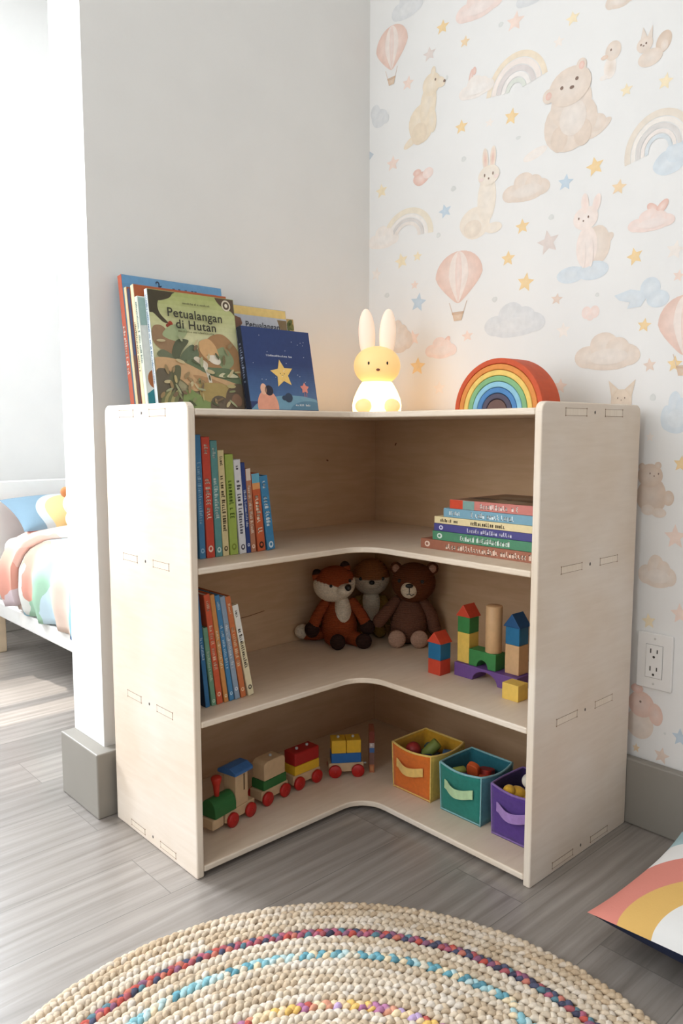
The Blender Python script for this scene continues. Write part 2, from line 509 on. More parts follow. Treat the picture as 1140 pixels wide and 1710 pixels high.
PP.place(-0.822, 1.445, 0.144, 0.1); rainbow_print([(lin('DFD2C2'), .09), (lin('EAE2D9'), .06), (lin('D3CDC8'), .06), (lin('E8DDD5'), .05), (lin('CFD6D9'), .05)], .05, PI + .2)
PP.place(-0.143, 1.395, 0.181, 0.095); rainbow_print([(lin('E4D8C3'), .1), (lin('EAE3DC'), .05), (lin('D2CBC6'), .05), (lin('E2D8CF'), .06)], -.05, PI - .35)
PP.place(-0.851, 1.383, 0.07, 0.06); PP.ell(-.1, -.1, .45, .4, BLUE, wob=.03); PP.ell(.1, .2, .3, .35, BLUE)
stars = [(-0.256, 1.843, 0.039, 0.031), (-0.472, 1.777, 0.046, 0.039), (-0.62, 1.729, 0.032, 0.027), (-0.327, 1.784, 0.029, 0.025), (-0.214, 1.794, 0.04, 0.032), (-0.587, 1.693, 0.027, 0.023), (-0.141, 1.747, 0.038, 0.033), (-0.749, 1.543, 0.026, 0.024), (-0.831, 1.534, 0.029, 0.03), (-0.32, 1.589, 0.037, 0.031), (-0.467, 1.571, 0.037, 0.035), (-0.405, 1.575, 0.025, 0.019), (-0.089, 1.559, 0.044, 0.037), (-0.684, 1.408, 0.039, 0.037), (-0.74, 1.353, 0.032, 0.029), (-0.614, 1.391, 0.036, 0.033), (-0.047, 1.497, 0.041, 0.035), (-0.272, 1.399, 0.039, 0.032), (-0.504, 1.318, 0.036, 0.032), (-0.466, 1.252, 0.037, 0.033), (-0.781, 1.206, 0.033, 0.034), (-0.028, 1.279, 0.037, 0.036), (-0.123, 1.3, 0.044, 0.038), (-0.18, 1.303, 0.029, 0.024), (-0.516, 1.19, 0.043, 0.041), (-0.184, 1.184, 0.051, 0.046), (-0.171, 1.231, 0.026, 0.022), (-0.574, 1.27, 0.053, 0.05), (-0.6, 1.142, 0.028, 0.024), (-0.619, 1.071, 0.033, 0.034), (-0.349, 1.083, 0.034, 0.026), (-0.184, 1.018, 0.051, 0.044), (-0.26, 0.958, 0.04, 0.034), (-0.865, 1.205, 0.036, 0.035), (-0.874, 1.154, 0.022, 0.023), (-0.807, 1.064, 0.028, 0.027), (-0.822, 0.982, 0.026, 0.027), (-0.874, 0.981, 0.029, 0.031), (-0.615, 0.948, 0.034, 0.032), (-0.891, 0.632, 0.042, 0.047), (-0.829, 0.835, 0.018, 0.02), (-0.896, 0.781, 0.029, 0.031), (-0.843, 0.448, 0.028, 0.031), (-0.908, 0.475, 0.037, 0.04), (-0.883, 0.165, 0.031, 0.034), (-0.92, 0.216, 0.032, 0.036), (-0.827, 0.165, 0.016, 0.019), (-0.168, 1.093, 0.043, 0.041)]
scol = dict(g=GOLD, p=lin('EAD3C6'), y=lin('EBDAB8'), b=lin('BFCDD8'), l=PALE, d=lin('DEC9BA'), s=lin('DACDC6'), m=lin('E8CDA8'))
for (y, z, w, h), k in zip(stars, 'gpymslpyygglpgmbybggglyygbpsdlpgllpgdgpplgypdbmpmpyp' [:len(stars)]):
    PP.place(y, z, w, h); PP.star(scol[k], random.uniform(-.25, .25))
for y, z, w, h in [(-0.07, 1.217, 0.018, 0.013), (-0.43, 1.162, 0.016, 0.013), (-0.58, 1.324, 0.014, 0.012), (-0.251, 1.344, 0.014, 0.013), (-0.832, 0.916, 0.013, 0.015), (-0.487, 1.519, 0.013, 0.008), (-0.329, 1.511, 0.015, 0.013), (-0.298, 1.448, 0.017, 0.013), (-0.432, 1.785, 0.014, 0.011), (-0.071, 1.357, 0.014, 0.009), (-0.699, 1.139, 0.01, 0.009), (-0.272, 1.719, 0.008, 0.011), (-0.888, 0.215, 0.006, 0.005), (-.5, 1.0, .009, .008), (-.575, .935, .01, .009)]:
    PP.place(y, z, w, h); PP.ell(0, 0, .5, .5, lin('D3D3CF'), wob=.06)
def face(u, v, e=.05, s=.022, nose=True, c=DARK):
    PP.ell(u - e, v, s * .8, s, c, c, n=8); PP.ell(u + e, v, s * .8, s, c, c, n=8)
    if nose: PP.ell(u, v - .045, s * .9, s * .6, c, c, n=8)
# sitting honey coloured bear
PP.place(-0.198, 1.669, 0.134, 0.179)
PP.ell(-.33, -.4, .2, .06, SAND, rot=.3); PP.ell(-.06, -.2, .33, .27, SAND, wob=.02); PP.ell(.1, .02, .2, .3, SAND, rot=-.25); PP.ell(.2, -.2, .11, .18, SAND, rot=.2)
PP.ell(-.12, -.33, .2, .15, mix(SAND, TAN, .25), SAND); PP.ell(.18, .28, .22, .15, SAND); PP.ell(.4, .26, .12, .07, SAND, rot=-.3); PP.ell(.22, .42, .06, .09, SAND, rot=-.3)
PP.ell(.28, .32, .02, .02, DARK, DARK, n=8); PP.ell(.5, .25, .03, .02, DARK, DARK, n=8)
# large brown bear
PP.place(-0.614, 1.545, 0.192, 0.183)
PP.ell(-.42, -.4, .17, .06, PALE, rot=.25); PP.ell(.4, -.33, .16, .06, BEIGE, rot=.5); PP.ell(.36, -.26, .12, .1, BEIGE)
PP.ell(.03, -.17, .34, .32, BEIGE, wob=.015); PP.ell(.04, .05, .26, .28, BEIGE); PP.ell(-.1, -.32, .11, .15, mix(BEIGE, TAN, .3), BEIGE); PP.ell(.2, -.32, .11, .15, mix(BEIGE, TAN, .3), BEIGE)
PP.ell(.07, -.12, .17, .2, mix(BEIGE, WALLW, .3)); PP.ell(.16, .44, .065, .08, BEIGE); PP.ell(-.25, .22, .08, .085, BEIGE); PP.ell(.02, .25, .27, .22, BEIGE); PP.ell(.165, .44, .035, .045, ROSE); PP.ell(-.25, .22, .04, .045, ROSE)
PP.ell(-.08, .26, .022, .022, DARK, DARK, n=8); PP.ell(.11, .31, .022, .022, DARK, DARK, n=8); PP.ell(.05, .23, .03, .02, DARK, DARK, n=8)
# chick
PP.place(-0.712, 1.614, 0.059, 0.074)
PP.ell(-.02, -.2, .24, .3, PALE, BEIGE); PP.ell(-.25, -.42, .16, .07, PALE); PP.ell(.08, .22, .3, .26, BEIGE); PP.ell(-.24, .12, .14, .06, lin('DDC2AE')); PP.ell(0, .26, .035, .035, DARK, DARK, n=8)
# squirrel-like rabbit
PP.place(-0.796, 1.611, 0.078, 0.076)
PP.ell(.36, 0, .2, .27, TAN, BEIGE, rot=-.3); PP.ell(.38, -.1, .1, .14, BEIGE); PP.ell(.02, -.28, .33, .22, BEIGE); PP.ell(-.14, .1, .22, .2, BEIGE); PP.poly([(-.26, .22), (-.2, .55), (-.08, .28)], BEIGE); PP.poly([(-.08, .26), (.06, .52), (.06, .2)], BEIGE); face(-.17, .12, .07, .03)
PP.place(-0.03, 1.695, 0.082, 0.065); PP.ell(.1, -.1, .36, .36, GREY, wob=.03); PP.ell(-.1, .2, .22, .3, GREY); PP.ell(.38, -.2, .16, .2, GREY)
PP.place(0.007, 1.595, 0.047, 0.064); PP.poly([(-.3, .5), (.5, .1), (.1, -.1), (-.1, -.5), (-.4, -.3)], lin('B9C2C9'))
PP.place(-0.196, 1.5, 0.07, 0.048); PP.ell(-.1, -.05, .38, .36, ROSE, PINK, wob=.04); PP.ell(.25, .12, .26, .28, PINK); PP.ell(-.28, .3, .2, .18, ROSE)
# tall rabbit
PP.place(-0.387, 1.415, 0.136, 0.21)
RB = lin('E6DACB')
PP.ell(-.15, -.3, .34, .18, RB, wob=.02); PP.ell(.1, -.06, .2, .28, RB, rot=-.1); PP.ell(.26, -.4, .18, .06, RB); PP.ell(-.2, -.36, .2, .1, mix(RB, TAN, .25), RB)
PP.ell(.06, .37, .065, .13, RB, ROSE, rot=.15); PP.ell(.22, .37, .065, .13, RB, ROSE, rot=-.12); PP.ell(.14, .19, .23, .11, RB); face(.14, .2, .09, .02)
PP.ell(-.02, .16, .05, .02, PINK); PP.ell(.3, .16, .05, .02, PINK)
# pink rabbit sitting on a blue cloud
PP.place(-0.677, 1.273, 0.114, 0.146)
RP = lin('EADBD2')
PP.ell(.3, -.16, .2, .08, BEIGE, rot=.4); PP.ell(.13, -.2, .3, .28, BEIGE, wob=.02); PP.ell(-.06, -.2, .22, .3, RP); PP.ell(-.1, .22, .26, .17, RP); PP.ell(-.12, .43, .08, .15, RP, PINK, rot=.1); PP.ell(.12, .4, .08, .14, RP, PINK, rot=-.4)
PP.ell(-.12, -.3, .05, .2, mix(RP, WALLW, .2), RP); PP.ell(.04, -.3, .05, .2, mix(RP, WALLW, .2), RP); face(-.14, .23, .1, .02)
PP.place(-0.661, 1.192, 0.125, 0.04); PP.ell(-.22, -.05, .28, .45, BLUE); PP.ell(.2, 0, .3, .5, BLUE)
PP.place(-0.798, 1.126, 0.119, 0.058); PP.ell(.16, .2, .18, .38, BLUE); PP.ell(.3, -.2, .2, .3, BLUE); PP.poly([(-.5, .1), (-.2, .25), (0, .15), (.1, -.1), (0, -.4), (-.25, -.42), (-.2, -.2), (-.4, -.1)], BLUE)
PP.place(-0.684, 1.102, 0.046, 0.038); PP.ell(-.2, .05, .25, .35, PINK); PP.ell(.22, .05, .25, .35, PINK); PP.ell(0, -.2, .2, .22, PINK)
PP.place(-0.763, .905, 0.066, 0.1); PP.poly([(-.34, .3), (.34, .3), (.36, 0), (.3, -.5), (-.3, -.5), (-.36, 0)], lin('E0D0BE'), lin('E3D2C0')); PP.poly([(-.46, .5), (-.1, .3), (-.34, .12)], lin('DCCAB6')); PP.poly([(.46, .5), (.34, .12), (.1, .3)], lin('DCCAB6'))
face(0, .12, .12, .02)
# brown bear beside the shelf
PP.place(-0.842, 0.726, 0.09, 0.112)
PP.ell(-.05, -.12, .36, .34, TAN, wob=.02); PP.ell(.35, -.14, .13, .14, TAN); PP.ell(-.1, .26, .3, .22, TAN); PP.ell(.08, .45, .08, .07, TAN); PP.ell(-.3, .42, .08, .07, TAN)
PP.ell(-.12, -.38, .16, .1, BEIGE); PP.ell(.15, -.42, .17, .09, BEIGE); face(0, .3, .1, .02)
PP.place(-0.841, 0.248, 0.085, 0.11)
PP.ell(-.1, -.25, .36, .3, BEIGE); PP.ell(-.08, .15, .34, .26, lin('DDBDAE')); PP.ell(.3, .02, .18, .22, lin('DDBDAE'), rot=.4); PP.ell(-.1, .2, .03, .025, DARK, DARK, n=8); PP.ell(-.2, .45, .16, .09, ROSE)
PP.place(-0.35, 1.7, 0.029, 0.047); PP.ell(-.1, -.1, .2, .42, ROSE, PINK, rot=-.4); PP.ell(.25, .15, .2, .2, ROSE)
for y, z, w, h in [(-0.274, 1.073, 0.04, 0.027), (-0.825, 1.291, 0.045, 0.031)]:
    PP.place(y, z, w, h); PP.ell(-.2, .1, .22, .45, ROSE, PINK, rot=.5); PP.ell(.22, .12, .22, .48, ROSE, PINK, rot=-.45)
paper_print = print_mat('wallpaper_watercolour', .85, .05, 55, 0, .2)
structure('wall_right', mb, [wall_mat('linen_wallpaper', 'E5E3E0', True), paper_print])

# =============================================================== bookshelf
H = .9; L1, L2, D1, D2 = .8234, .8192, .377, .3844
T, TH = .0155, .0125
BX, BY = .030, .057
LV = [.8885, .5976, .3059, .022]
birch_side = birch('birch_plywood_face', (9, 9, 85), 'E6D9CB', .045)
birch_board = birch('birch_plywood_board', (9, 70, 40), 'E5D4C0', .06)
birch_back = birch('birch_plywood_back', (6, 6, 48), 'D4B593', .10)
ply_edge = birch('birch_plywood_edge', (30, 30, 520), 'ECE0D1', .10)
ply_edge_v = birch('birch_plywood_upright_edge', (420, 420, 12), 'ECE0D1', .08)
groove = mat('scorched_joint_line', '8A6748', .8, .2, 200)
knot = mat('dark_knot', '6E4529', .7, .2, 200)
screw_m = mat('dark_steel_screw', '4A4038', .4, .1, 300)

shelf = thing('corner_bookshelf', 'pale birch plywood L-shaped corner bookshelf with three open tiers', 'bookshelf', (-.4, -.4, 0))
SO = Vector((-.4, -.4, 0))
def off(mb):
    mb.v = [tuple(Vector(p) - SO) for p in mb.v]; return mb

def rounded(a0, a1, b0, b1, r):
    """CCW outline of a rectangle with corner radii r = (a0b0, a1b0, a1b1, a0b1)"""
    out = []
    for (ca, cb, rr, t0) in ((a0, b0, r[0], PI), (a1, b0, r[1], 1.5 * PI), (a1, b1, r[2], 0), (a0, b1, r[3], .5 * PI)):
        ox = ca + (rr if ca == a0 else -rr); oy = cb + (rr if cb == b0 else -rr)
        for i in range(6):
            t = t0 + .5 * PI * i / 5
            out.append((ox + rr * math.cos(t), oy + rr * math.sin(t)))
    return out
ob = rounded(-D1, -.050, 0, H, (.004, .004, .017, .017))
mb = MB(); mb.prism(ob, -L1, -L1 + T, 'yz', 1, cap_mi=0)
left = off(mb).build('side_panel', [birch_side, ply_edge_v], shelf, .0028, 3)
ob = rounded(-D2, -.0235, 0, H, (.003, .004, .017, .017))
mb = MB(); mb.prism(ob, -L2, -L2 + T, 'xz', 1, cap_mi=0)
right = off(mb).build('side_panel', [birch_side, ply_edge_v], shelf, .0028, 3)
# back panels, with a few cracks and knots in the veneer
def crack(mb, pts, w, plane):
    for (a, b), (c, d) in zip(pts, pts[1:]):
        n = Vector((-(d - b), c - a)).normalized() * w
        q = [(a + n.x, b + n.y), (a - n.x, b - n.y), (c - n.x, d - n.y), (c + n.x, d + n.y)]
        v = [(p[0], -BY - .0004, p[1]) for p in q] if plane == 'y' else [(-BX - .0004, p[0], p[1]) for p in q]
        mb.add(v, [(0, 1, 2, 3)], 1)
mb = MB(); mb.box((-L1 + T, -BY, .004), (-BX, -BY + .006, .884))
crack(mb, [(-.66, .372), (-.6, .378), (-.54, .392), (-.47, .395), (-.42, .401)], .0008, 'y')
crack(mb, [(-.64, .512), (-.6, .522), (-.57, .526)], .0006, 'y'); crack(mb, [(-.56, .53), (-.52, .543)], .0015, 'y')
crack(mb, [(-.7, .20), (-.64, .208)], .0012, 'y'); crack(mb, [(-.5, .222), (-.44, .229)], .001, 'y')
crack(mb, [(-.212, .772), (-.206, .769)], .002, 'y'); pass
off(mb).build('back_panel', [birch_back, knot], shelf)
mb = MB(); mb.box((-BX, -L2 + T, .004), (-BX + .006, -BY, .884))
crack(mb, [(-.132, .808), (-.137, .815)], .0018, 'x'); crack(mb, [(-.64, .775), (-.655, .778)], .0013, 'x')
off(mb).build('back_panel', [birch_back, knot], shelf)
def board_outline(r=.062):
    pts = [(-L1 + T, -D1)]
    cx, cy = -D2 - r, -D1 - r
    for i in range(13):
        t = PI / 2 - (PI / 2) * i / 12
        pts.append((cx + r * math.cos(t), cy + r * math.sin(t)))
    pts += [(-D2, -L2 + T), (-BX, -L2 + T), (-BX, -BY), (-L1 + T, -BY)]
    return pts
for z in LV:
    mb = MB(); mb.prism(board_outline(), z - TH, z, 'xy', 1, cap_mi=0)
    off(mb).build('top_board' if z > .8 else 'shelf_board', [birch_board, ply_edge], shelf, .003, 3)
# through-tenons and screws in the side panels
def tenon(par, plane, a0, a1, z0, z1):
    o = par; e = .0006
    def B(mb, a, b, c, d, t, mi):
        if plane == 'x': mb.box((-L1 - t, a, c), (-L1 + .001, b, d), mi)
        else: mb.box((a, -L2 - t, c), (b, -L2 + .001, d), mi)
    mb = MB()
    B(mb, a0, a1, z0, z1, .0003, 0)
    w = .0006
    for (a, b, c, d) in ((a0, a1, z0, z0 + w), (a0, a1, z1 - w, z1), (a0, a0 + w * 1.3, z0, z1), (a1 - w * 1.3, a1, z0, z1)):
        B(mb, a, b, c, d, .0004, 1)
    for a in (a0, a1):
        for zz in (z0, z1):
            mb.cyl((-L1 + .001, a, zz) if plane == 'x' else (a, -L2 + .001, zz), .0012, .00155, 'x' if plane == 'x' else 'y', 10, 1, M=None, e=.0001)
            if True:  # turn the little corner relief outwards
                k = len(mb.v) - 40
                for i in range(k, len(mb.v)):
                    p = mb.v[i]
                    if plane == 'x': mb.v[i] = (2 * (-L1 + .001) - p[0], p[1], p[2])
                    else: mb.v[i] = (p[0], 2 * (-L2 + .001) - p[1], p[2])
    off(mb).build('tenon', [ply_edge_v, groove], par)
def screw(par, plane, a, z):
    mb = MB()
    if plane == 'x': mb.ell((-L1, a, z), (.0007, .0024, .0032), nu=12, nv=8)
    else: mb.ell((a, -L2, z), (.0024, .0007, .0034), nu=12, nv=8)
    off(mb).build('screw', screw_m, par)
for i, z in enumerate((.8765, .5855, .2945, .0125)):
    zz0, zz1 = (z - .001, z + .0125) if i < 3 else (.0095, .0215)
    tenon(left, 'x', -.175, -.117, zz0, zz1); tenon(left, 'x', -.299, -.239, zz0, zz1); screw(left, 'x', -.208, z + .006)
    tenon(right, 'y', -.309, -.236, zz0, zz1); tenon(right, 'y', -.168, -.100, zz0, zz1); screw(right, 'y', -.206, z + .006)

# =================================================================== books
paper = mat('page_block_paper', 'EFE8DA', .8, .05, 400, (1, 1, .1))
def rect(mb, plane_fn, a0, b0, a1, b1, col, k=1):
    mb.add([plane_fn(a0, b0, k), plane_fn(a1, b0, k), plane_fn(a1, b1, k), plane_fn(a0, b1, k)], [(0, 1, 2, 3)], 0, col)
def poly2(mb, plane_fn, pts, col, k=1):
    mb.add([plane_fn(a, b, k) for a, b in pts], [tuple(range(len(pts)))], 0, col)
def oval(mb, plane_fn, cx, cy, rx, ry, col, k=1, n=20, rot=0):
    pts = []
    for i in range(n):
        t = 2 * PI * i / n; a, b = rx * math.cos(t), ry * math.sin(t)
        pts.append((cx + a * math.cos(rot) - b * math.sin(rot), cy + a * math.sin(rot) + b * math.cos(rot)))
    poly2(mb, plane_fn, pts, col, k)

def book(name, label, group, h, d, t, M, cover, spine=None, ink='FFFFFF', logo=None, title=(.30, .86), head=None, bands=(), front=None, back=None, b=.0016, seed=0, cat='book', inkw=.55, logo_col=None):
    """local frame: x thickness (front cover at x = t), y from the spine (0) to the fore edge, z up"""
    root = thing(name, label, cat, group=group, M=M)
    soft = lambda c: mix(c, (sum(c) / 3,) * 3, .09)
    cc = soft(lin(cover)); sc = soft(lin(spine)) if spine else cc
    mb = MB()
    mb.box((t - b, b * .6, 0), (t, d, h), 0, lin(front) if isinstance(front, str) else cc)
    mb.box((0, b * .6, 0), (b, d, h), 0, lin(back) if back else cc)
    mb.box((0, 0, 0), (t, b, h), 0, sc)
    S = lambda a, z, k: (a, -.00012 * k, z)          # spine plane
    rnd = random.Random(seed)
    for z0, z1, c in bands:
        rect(mb, S, .0004, z0 * h, t - .0004, z1 * h, lin(c), 1)
    if title:
        w = (title[1] - title[0]) * h; hh = t * inkw
        for (x0, y0, x1, y1) in marks(w, hh, rnd):
            # text runs from the top of the spine downwards
            rect(mb, S, t * .5 - hh / 2 + y0, title[1] * h - x1, t * .5 - hh / 2 + y1, title[1] * h - x0, lin(ink), 2)
    if head:
        hh = t * .45; w = (head[1] - head[0]) * h
        for (x0, y0, x1, y1) in marks(w, hh, rnd):
            rect(mb, S, t * .5 - hh / 2 + y0, head[1] * h - x1, t * .5 - hh / 2 + y1, head[1] * h - x0, lin(ink), 2)
    if logo is not None:
        oval(mb, S, t / 2, logo * h, t * .3, t * .36, lin(logo_col or ink), 2)
        oval(mb, S, t / 2, logo * h + t * .03, t * .15, t * .18, sc, 3)
    if callable(front):
        front(mb, lambda a, z, k: (t + .00012 * k, a, z), d, h)
    mb.build('cover', PRINT, root, .0007, 1)
    mp = MB(); mp.box((b, b, .003), (t - b, d - .003, h - .003))
    mp.build('page_block', paper, root)
    return root

def standing(x, y, z, lean):
    """lean to the left (towards -x), pivoting on the book's lower left edge"""
    return Matrix.Translation((x, y, z)) @ Matrix.Rotation(-math.radians(lean), 4, 'Y')

def fit_row(rows):
    out = []
    for i, r in enumerate(rows):
        if i + 1 < len(rows):
            n = rows[i + 1]
            hm = min(r[2], n[2])
            inc = n[0] - r[0] - hm * max(0, math.tan(math.radians(n[3])) - math.tan(math.radians(r[3])))
            t = min(r[1], inc * math.cos(math.radians(r[3])) - .0006)
        else: t = r[1]
        out.append((r[0], t, r[2], r[3]))
    return out

G1 = 'picture books standing at the left of the upper shelf'
row1 = fit_row([(-.7655, .012, .17, 1.2), (-.7504, .0137, .2432, 1.8), (-.7339, .0185, .2386, 2.1), (-.7129, .0165, .2316, 2.5), (-.6959, .0144, .2126, 2.7), (-.6785, .020, .2039, 2.9),
                (-.6551, .0164, .1931, 4.0), (-.6371, .0106, .1866, 4.3), (-.6265, .0122, .1739, 4.4), (-.6096, .0215, .1630, 5.6), (-.5847, .0200, .1578, 7.2)])
row1_look = [
    dict(cover='8C4A3C', title=None, label='low red-brown book squeezed between the left side panel and a tall blue book'),
    dict(cover='3D80AE', ink='9CC4DC', logo=.065, title=(.28, .78), label='tall medium-blue book, the tallest standing on the upper shelf'),
    dict(cover='D4452A', ink='F4D8C4', logo=.075, title=(.3, .66), head=(.85, .94), label='tall red-orange book with white spine lettering on the upper shelf'),
    dict(cover='5C9A98', ink='D6E6DE', logo=.06, title=(.32, .68), head=(.84, .95), label='teal book with pale spine lettering beside the red-orange one'),
    dict(cover='E4D198', ink='4A3A22', logo=.07, title=(.2, .76), head=(.84, .94), label='cream-yellow book with black spine lettering on the upper shelf'),
    dict(cover='A5BC4E', ink='5C7326', logo=.08, title=(.34, .74), logo_col='7F8F3A', label='lime-green book standing on the upper shelf'),
    dict(cover='E4E3E6', ink='4C4A58', logo=.07, title=(.2, .78), head=(.88, .95), label='white book with dark dotted spine lettering on the upper shelf'),
    dict(cover='2C4488', ink='D8DEEE', logo=.09, title=(.28, .7), label='narrow navy-blue book next to the white one on the upper shelf'),
    dict(cover='C07E5C', ink='F2D9C4', logo=.07, title=(.2, .8), bands=((.86, 1, 'E8D8C8'),), label='slim tan-orange book with a cream top between navy and orange spines'),
    dict(cover='D25F2C', ink='F7E2C8', logo=.08, title=(.22, .72), bands=((.88, 1, '6FB5CE'), (.8, .88, 'E8A468')), logo_col='3A2418', label='thick orange book with a light blue spine top on the upper shelf'),
    dict(cover='3A8ABA', ink='DCEBF2', logo=.07, title=(.3, .72), head=(.82, .93), label='short blue book leaning at the open end of the upper shelf row'),
]
for i, ((x, t, h, ln), k) in enumerate(zip(row1, row1_look)):
    k = dict(k); lab = k.pop('label')
    book('picture_book', lab, G1, h, .2 if i else .19, t, standing(x, -.292 if i else -.285, LV[1], ln), seed=i + 1, **k)

G2 = 'picture books leaning at the left of the middle shelf'
row2 = fit_row([(-.7600, .0095, .2292, 5.2), (-.7459, .0126, .1613, 6.3), (-.7332, .0170, .2274, 6.9), (-.7162, .0129, .2251, 7.7), (-.7032, .0130, .2226, 8.3), (-.6901, .0132, .2186, 8.8), (-.6754, .0170, .2171, 9.4), (-.6575, .0140, .1974, 10.8)])
row2_look = [
    dict(cover='2A6EA0', back='16304E', ink='C6DCEA', title=(.42, .62), label='blue book with a navy cover, first from the left side panel on the middle shelf'),
    dict(cover='6E9C7E', ink='C4D8C2', logo=.06, title=(.3, .7), label='shorter sage-green book on the middle shelf'),
    dict(cover='D8582E', ink='F2CBAE', logo=.09, title=(.3, .72), head=(.84, .94), label='red-orange book beside the sage-green one on the middle shelf'),
    dict(cover='DC9448', ink='F6E2BA', logo=.06, title=(.3, .68), label='thin amber-orange book on the middle shelf'),
    dict(cover='4188BA', ink='C8E0EE', logo=.07, title=(.3, .72), head=(.86, .95), label='bright blue book in the middle of the leaning middle shelf row'),
    dict(cover='93A8BE', ink='E8ECF2', logo=.1, title=(.3, .74), label='pale grey-blue book on the middle shelf'),
    dict(cover='D4733A', ink='F4D0A8', logo=.08, title=(.3, .7), head=(.82, .93), label='orange book second from the open end of the middle shelf row'),
    dict(cover='EBDDB4', ink='4A4438', logo=.09, title=(.28, .74), head=(.86, .94), bands=((.6, 1, 'EFECE4'),), label='cream book with black spine lettering at the open end of the middle shelf row'),
]
for i, ((x, t, h, ln), k) in enumerate(zip(row2, row2_look)):
    k = dict(k); lab = k.pop('label')
    book('picture_book', lab, G2, h, .2, t, standing(x, -.318, LV[2], ln), seed=i + 40, **k)

# flat stack on the right arm: spines face -x, front cover up
G3 = 'picture books stacked flat on the upper shelf'
def flat(x, y, z, rz=0):
    R = Matrix(((0, 1, 0, 0), (0, 0, 1, 0), (1, 0, 0, 0), (0, 0, 0, 1)))   # local x->z, y->x, z->y
    return Matrix.Translation((x, y, z)) @ Matrix.Rotation(rz, 4, 'Z') @ R
def mud(mb, F, d, h):
    rect(mb, F, .003, .004, d - .004, h - .004, lin('8A6C54'), 1)
    rnd = random.Random(5)
    for i in range(9):
        oval(mb, F, rnd.uniform(.03, d - .03), rnd.uniform(.04, h - .04), rnd.uniform(.012, .026), rnd.uniform(.02, .04), lin(rnd.choice(['6E5442', 'A58C72', 'B9A58C', '57443A', '94816A'])), 2 + i)
stk = [
    (.0205, -.480, dict(cover='A5664C', ink='EAD0BC', logo=.94, title=(.1, .78), label='thick brown book at the bottom of the flat stack on the upper shelf')),
    (.0190, -.512, dict(cover='4E8C68', ink='DCE8DC', logo=.93, title=(.3, .74), label='green book second from the bottom of the flat stack')),
    (.0155, -.515, dict(cover='4C4888', ink='DAD6EC', logo=.93, title=(.3, .7), label='purple book in the flat stack on the upper shelf')),
    (.0145, -.515, dict(cover='EAD5A0', ink='4E4130', logo=None, title=(.36, .66), head=(.76, .95), label='cream book in the flat stack on the upper shelf')),
    (.0185, -.539, dict(cover='78A6BA', ink='E6F0F2', logo=None, title=(.3, .72), head=(.82, .94), label='light blue book second from the top of the flat stack')),
    (.0185, -.555, dict(cover='CF7A6E', ink='F6E2D8', logo=.06, title=(.3, .68), bands=((.86, 1, 'CC4A30'), (.74, .86, '7FA098')), front=mud, label='pink-spined book with a brown patterned cover on top of the flat stack')),
]
z = LV[1]
for i, (t, ytop, k) in enumerate(stk):
    k = dict(k); lab = k.pop('label')
    h = .2 + (ytop - stk[0][1]) * .3 + (.085 if i == 0 else .06)
    h = ytop + .798
    book('picture_book', lab, G3, h, .225 - .006 * i, t, flat(-.315 + .001 * i, ytop - h, z, 0), seed=70 + i, **k)
    z += t + .0004

# books leaning on the wall on top of the shelf, covers to the front
G4 = 'picture books leaning on the wall on top of the bookshelf'
def facing(x, y, z, lean):
    """spine on the left, front cover towards -y; y is the foot of the FRONT face"""
    R = Matrix.Rotation(-PI / 2, 4, 'Z')
    return Matrix.Translation((x, y, z)) @ Matrix.Rotation(-math.radians(lean), 4, 'X') @ R
def place_facing(name, label, x, yfront, lean, h, w, t, **k):
    # local x = t is the front; foot of the front face at yfront, lowest edge on the board
    s, c = math.sin(math.radians(lean)), math.cos(math.radians(lean))
    M = Matrix.Translation((x, yfront + t * c, LV[0] + t * s)) @ Matrix.Rotation(-math.radians(lean), 4, 'X') @ Matrix.Rotation(-PI / 2, 4, 'Z')
    return book(name, label, G4, h, w, t, M, **k)
def word(mb, F, s, cx, cy, size, col, k, weight=.02, rot=0, spacing=1.0):
    v, f = text2d(s, size, weight * size, spacing)
    c_, s_ = math.cos(rot), math.sin(rot)
    mb.add([F(cx + a * c_ - b * s_, cy + a * s_ + b * c_, k) for a, b in v], f, 0, col)
def strip(mb, F, cx, cy, w, hh, col, k, seed):
    for (x0, y0, x1, y1) in marks(w, hh, random.Random(seed)):
        rect(mb, F, cx - w / 2 + x0, cy + y0, cx - w / 2 + x1, cy + y1, col, k)

def front_blue(mb, F, d, h):
    rect(mb, F, .002, .002, d - .002, h - .002, lin('6C9CC2'), 1)
    strip(mb, F, d * .6, h - .03, d * .3, .014, lin('3A4A68'), 2, 3)
    word(mb, F, '2', d * .36, h - .018, .02, lin('2E3A50'), 3, .03, .5)
def front_rust(mb, F, d, h):
    rect(mb, F, .002, .002, d - .002, h - .002, lin('B4603C'), 1)
def front_mist(mb, F, d, h):
    rect(mb, F, .0015, .0015, d - .0015, h - .0015, lin('DADDD6'), 1)
    poly2(mb, F, [(.002, h * .74), (d - .002, h * .8), (d - .002, h - .003), (.002, h - .003)], lin('9DB8B0'), 2)
    poly2(mb, F, [(.002, .003), (d - .002, .003), (d - .002, h * .3), (.03, h * .22), (.002, h * .14)], lin('2F7C86'), 3)
    oval(mb, F, .022, h * .27, .016, .02, lin('A4643C'), 4); oval(mb, F, .03, h * .25, .01, .012, lin('5A3A28'), 5)
def smooth_poly(pts, n=6):
    out = []
    N = len(pts)
    for i in range(N):
        p0, p1, p2, p3 = [pts[(i + j - 1) % N] for j in range(4)]
        for k in range(n):
            t = k / n
            q = []
            for a in (0, 1):
                q.append(.5 * (2 * p1[a] + (p2[a] - p0[a]) * t + (2 * p0[a] - 5 * p1[a] + 4 * p2[a] - p3[a]) * t * t + (3 * p1[a] - p0[a] - 3 * p2[a] + p3[a]) * t ** 3))
            out.append(tuple(q))
    return out
